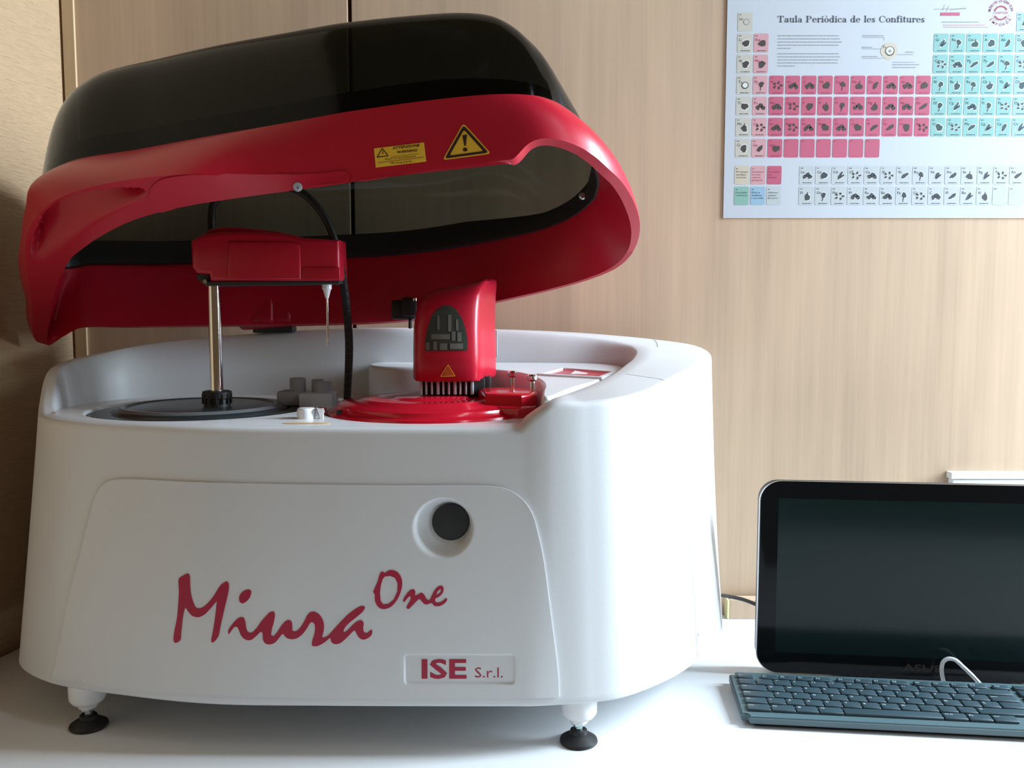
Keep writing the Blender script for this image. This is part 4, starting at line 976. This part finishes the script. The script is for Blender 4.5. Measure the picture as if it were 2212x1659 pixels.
SG['f'] = (.36, [stem(.15, 0, .62, .12), serif(.15, 0, .27), [(.03, .43), (.32, .43), (.32, .48), (.03, .48)], *arc(.26, .6, .17, .16, 20, 180, .11, .05)])
SG['t'] = (.36, [stem(.15, .08, .64, .12), [(.03, .43), (.32, .43), (.32, .48), (.03, .48)], *arc(.24, .12, .15, .13, 180, 340, .1, .05)])
ttl = 'Taula Peri\u00f2dica de les Confitures'; tw = sum(SG[c][0] if c != ' ' else .34 for c in ttl)
xa = pw(1679, 48)[0]; xb = pw(1998, 48)[0]; zb = pw(1679, 48.5)[1]; scl = (xb - xa) / tw; hh = (pw(1679, 34.5)[1] - zb) / .72; x = xa
for c in ttl:
    if c == ' ': x += .34 * scl; continue
    for P in SG[c][1]: flat(prn, [(x + p[0] * scl, zb + p[1] * hh) for p in P], .2, 10)
    x += SG[c][0] * scl
# small print
def para(px, py, wpx, lines, dy, k=11, lastw=.4):
    for i in range(lines):
        a = pw(px, py + dy * i); b = pw(px + wpx * (lastw if i == lines - 1 else rnd.uniform(.93, 1)), py + dy * i); bar(a[0], a[1], b[0] - a[0], .9, k, rnd)
para(1680, 78, 140, 5, 6.8, lastw=.2); para(1680, 117, 140, 5, 6.6, lastw=.27)
para(1863, 78, 46, 1, 6, lastw=1); para(1862, 103, 22, 1, 6, lastw=1); para(1862, 123, 34, 1, 6, lastw=1); para(1956, 113.5, 18, 1, 6, lastw=1); para(1928, 140.5, 60, 2, 6, lastw=.85)
para(2035, 48.5, 80, 1, 6, lastw=1); para(2038, 55, 90, 1, 6, 1, lastw=1); para(2038, 59.5, 98, 1, 6, 1, lastw=1)
def pline(a, b, k=11, w=.45):
    a, b = pw(*a), pw(*b); dx, dz_ = b[0] - a[0], b[1] - a[1]; L = math.hypot(dx, dz_); nx, nz = -dz_ / L * w / 2, dx / L * w / 2
    flat(prn, [(a[0] + nx, a[1] + nz), (b[0] + nx, b[1] + nz), (b[0] - nx, b[1] - nz), (a[0] - nx, a[1] - nz)], .2, k)
for a, b in (((1863, 81), (1910, 81)), ((1910, 81), (1910, 88)), ((1862, 105.5), (1905, 106)), ((1862, 126), (1906, 126)), ((1937, 118), (1974, 118)), ((1928, 134.5), (1976, 134.5)), ((2018, 20), (2088, 19)), ((2036, 24), (2041, 10)), ((2044, 25), (2050, 12)), ((2052, 22), (2088, 17))): pline(a, b)
cc = pw(1921, 110); flat(prn, blob(cc[0], cc[1], 11, 24, 1, 1, 0, 1, .02), .16, 14); ct = pw(1922, 110.5)
flat(prn, blob(ct[0], ct[1], 6.2, 24, 1, 1, 0, 1, .02), .22, 10); flat(prn, blob(ct[0], ct[1] + .4, 5.0, 24, 1, 1, 0, 1, .02), .26, 9); flat(prn, blob(ct[0], ct[1], 2, 12, 1, 1, 0, 3, .1), .3, 11)
ptext('Ta', pw(1906, 104)[0], pw(1906, 104)[1], 3.4, 10, mb=prn)
a, b = pw(2032, 27), pw(2073, 34); flat(prn, [(a[0], a[1]), (b[0], a[1]), (b[0], b[1]), (a[0], b[1])], .2, 2)
# round stamp
cs_ = pw(2162, 28); RO = (pw(2190, 28)[0] - cs_[0])
def ringtext(s, r, a0, a1, h, k, inward=False):
    for i, ch in enumerate(s):
        if ch == ' ': continue
        a = math.radians(a0 + (a1 - a0) * i / max(1, len(s) - 1)); an_ = a - math.pi / 2 if not inward else a + math.pi / 2
        V, Fs, wd = text2d(ch, .01); s_ = h / .7
        prn.add([(cs_[0] + r * math.cos(a) + (p[0] - wd / 2) * s_ * math.cos(an_) - p[1] * s_ * math.sin(an_), YP - .25, cs_[1] + r * math.sin(a) + (p[0] - wd / 2) * s_ * math.sin(an_) + p[1] * s_ * math.cos(an_)) for p in V], Fs, k)
ringtext('MUSEU DE LA CONFITURA', RO * .80, 168, 12, 3.2, 12); ringtext('EMPORD\u00c0', RO * .98, 215, 325, 3.4, 12, True); ringtext('TAST I ART', RO * .72, 200, 340, 2.0, 12, True)
for a0, a1 in ((25, 165), (205, 330)):
    for j in range(14):
        t0, t1 = [math.radians(a0 + (a1 - a0) * q / 14) for q in (j, j + 1)]; ro, ri = RO * .55, RO * .44
        flat(prn, [(cs_[0] + ro * math.cos(t0), cs_[1] + ro * math.sin(t0)), (cs_[0] + ro * math.cos(t1), cs_[1] + ro * math.sin(t1)), (cs_[0] + ri * math.cos(t1), cs_[1] + ri * math.sin(t1)), (cs_[0] + ri * math.cos(t0), cs_[1] + ri * math.sin(t0))], .22, 12)
ptext('CONFITURA', cs_[0] - RO * .58, cs_[1] - 1.3, 3.0, 12, w=RO * 1.16, mb=prn, d=.3)
prn.build('printed_text', PM, psr, smooth=False)
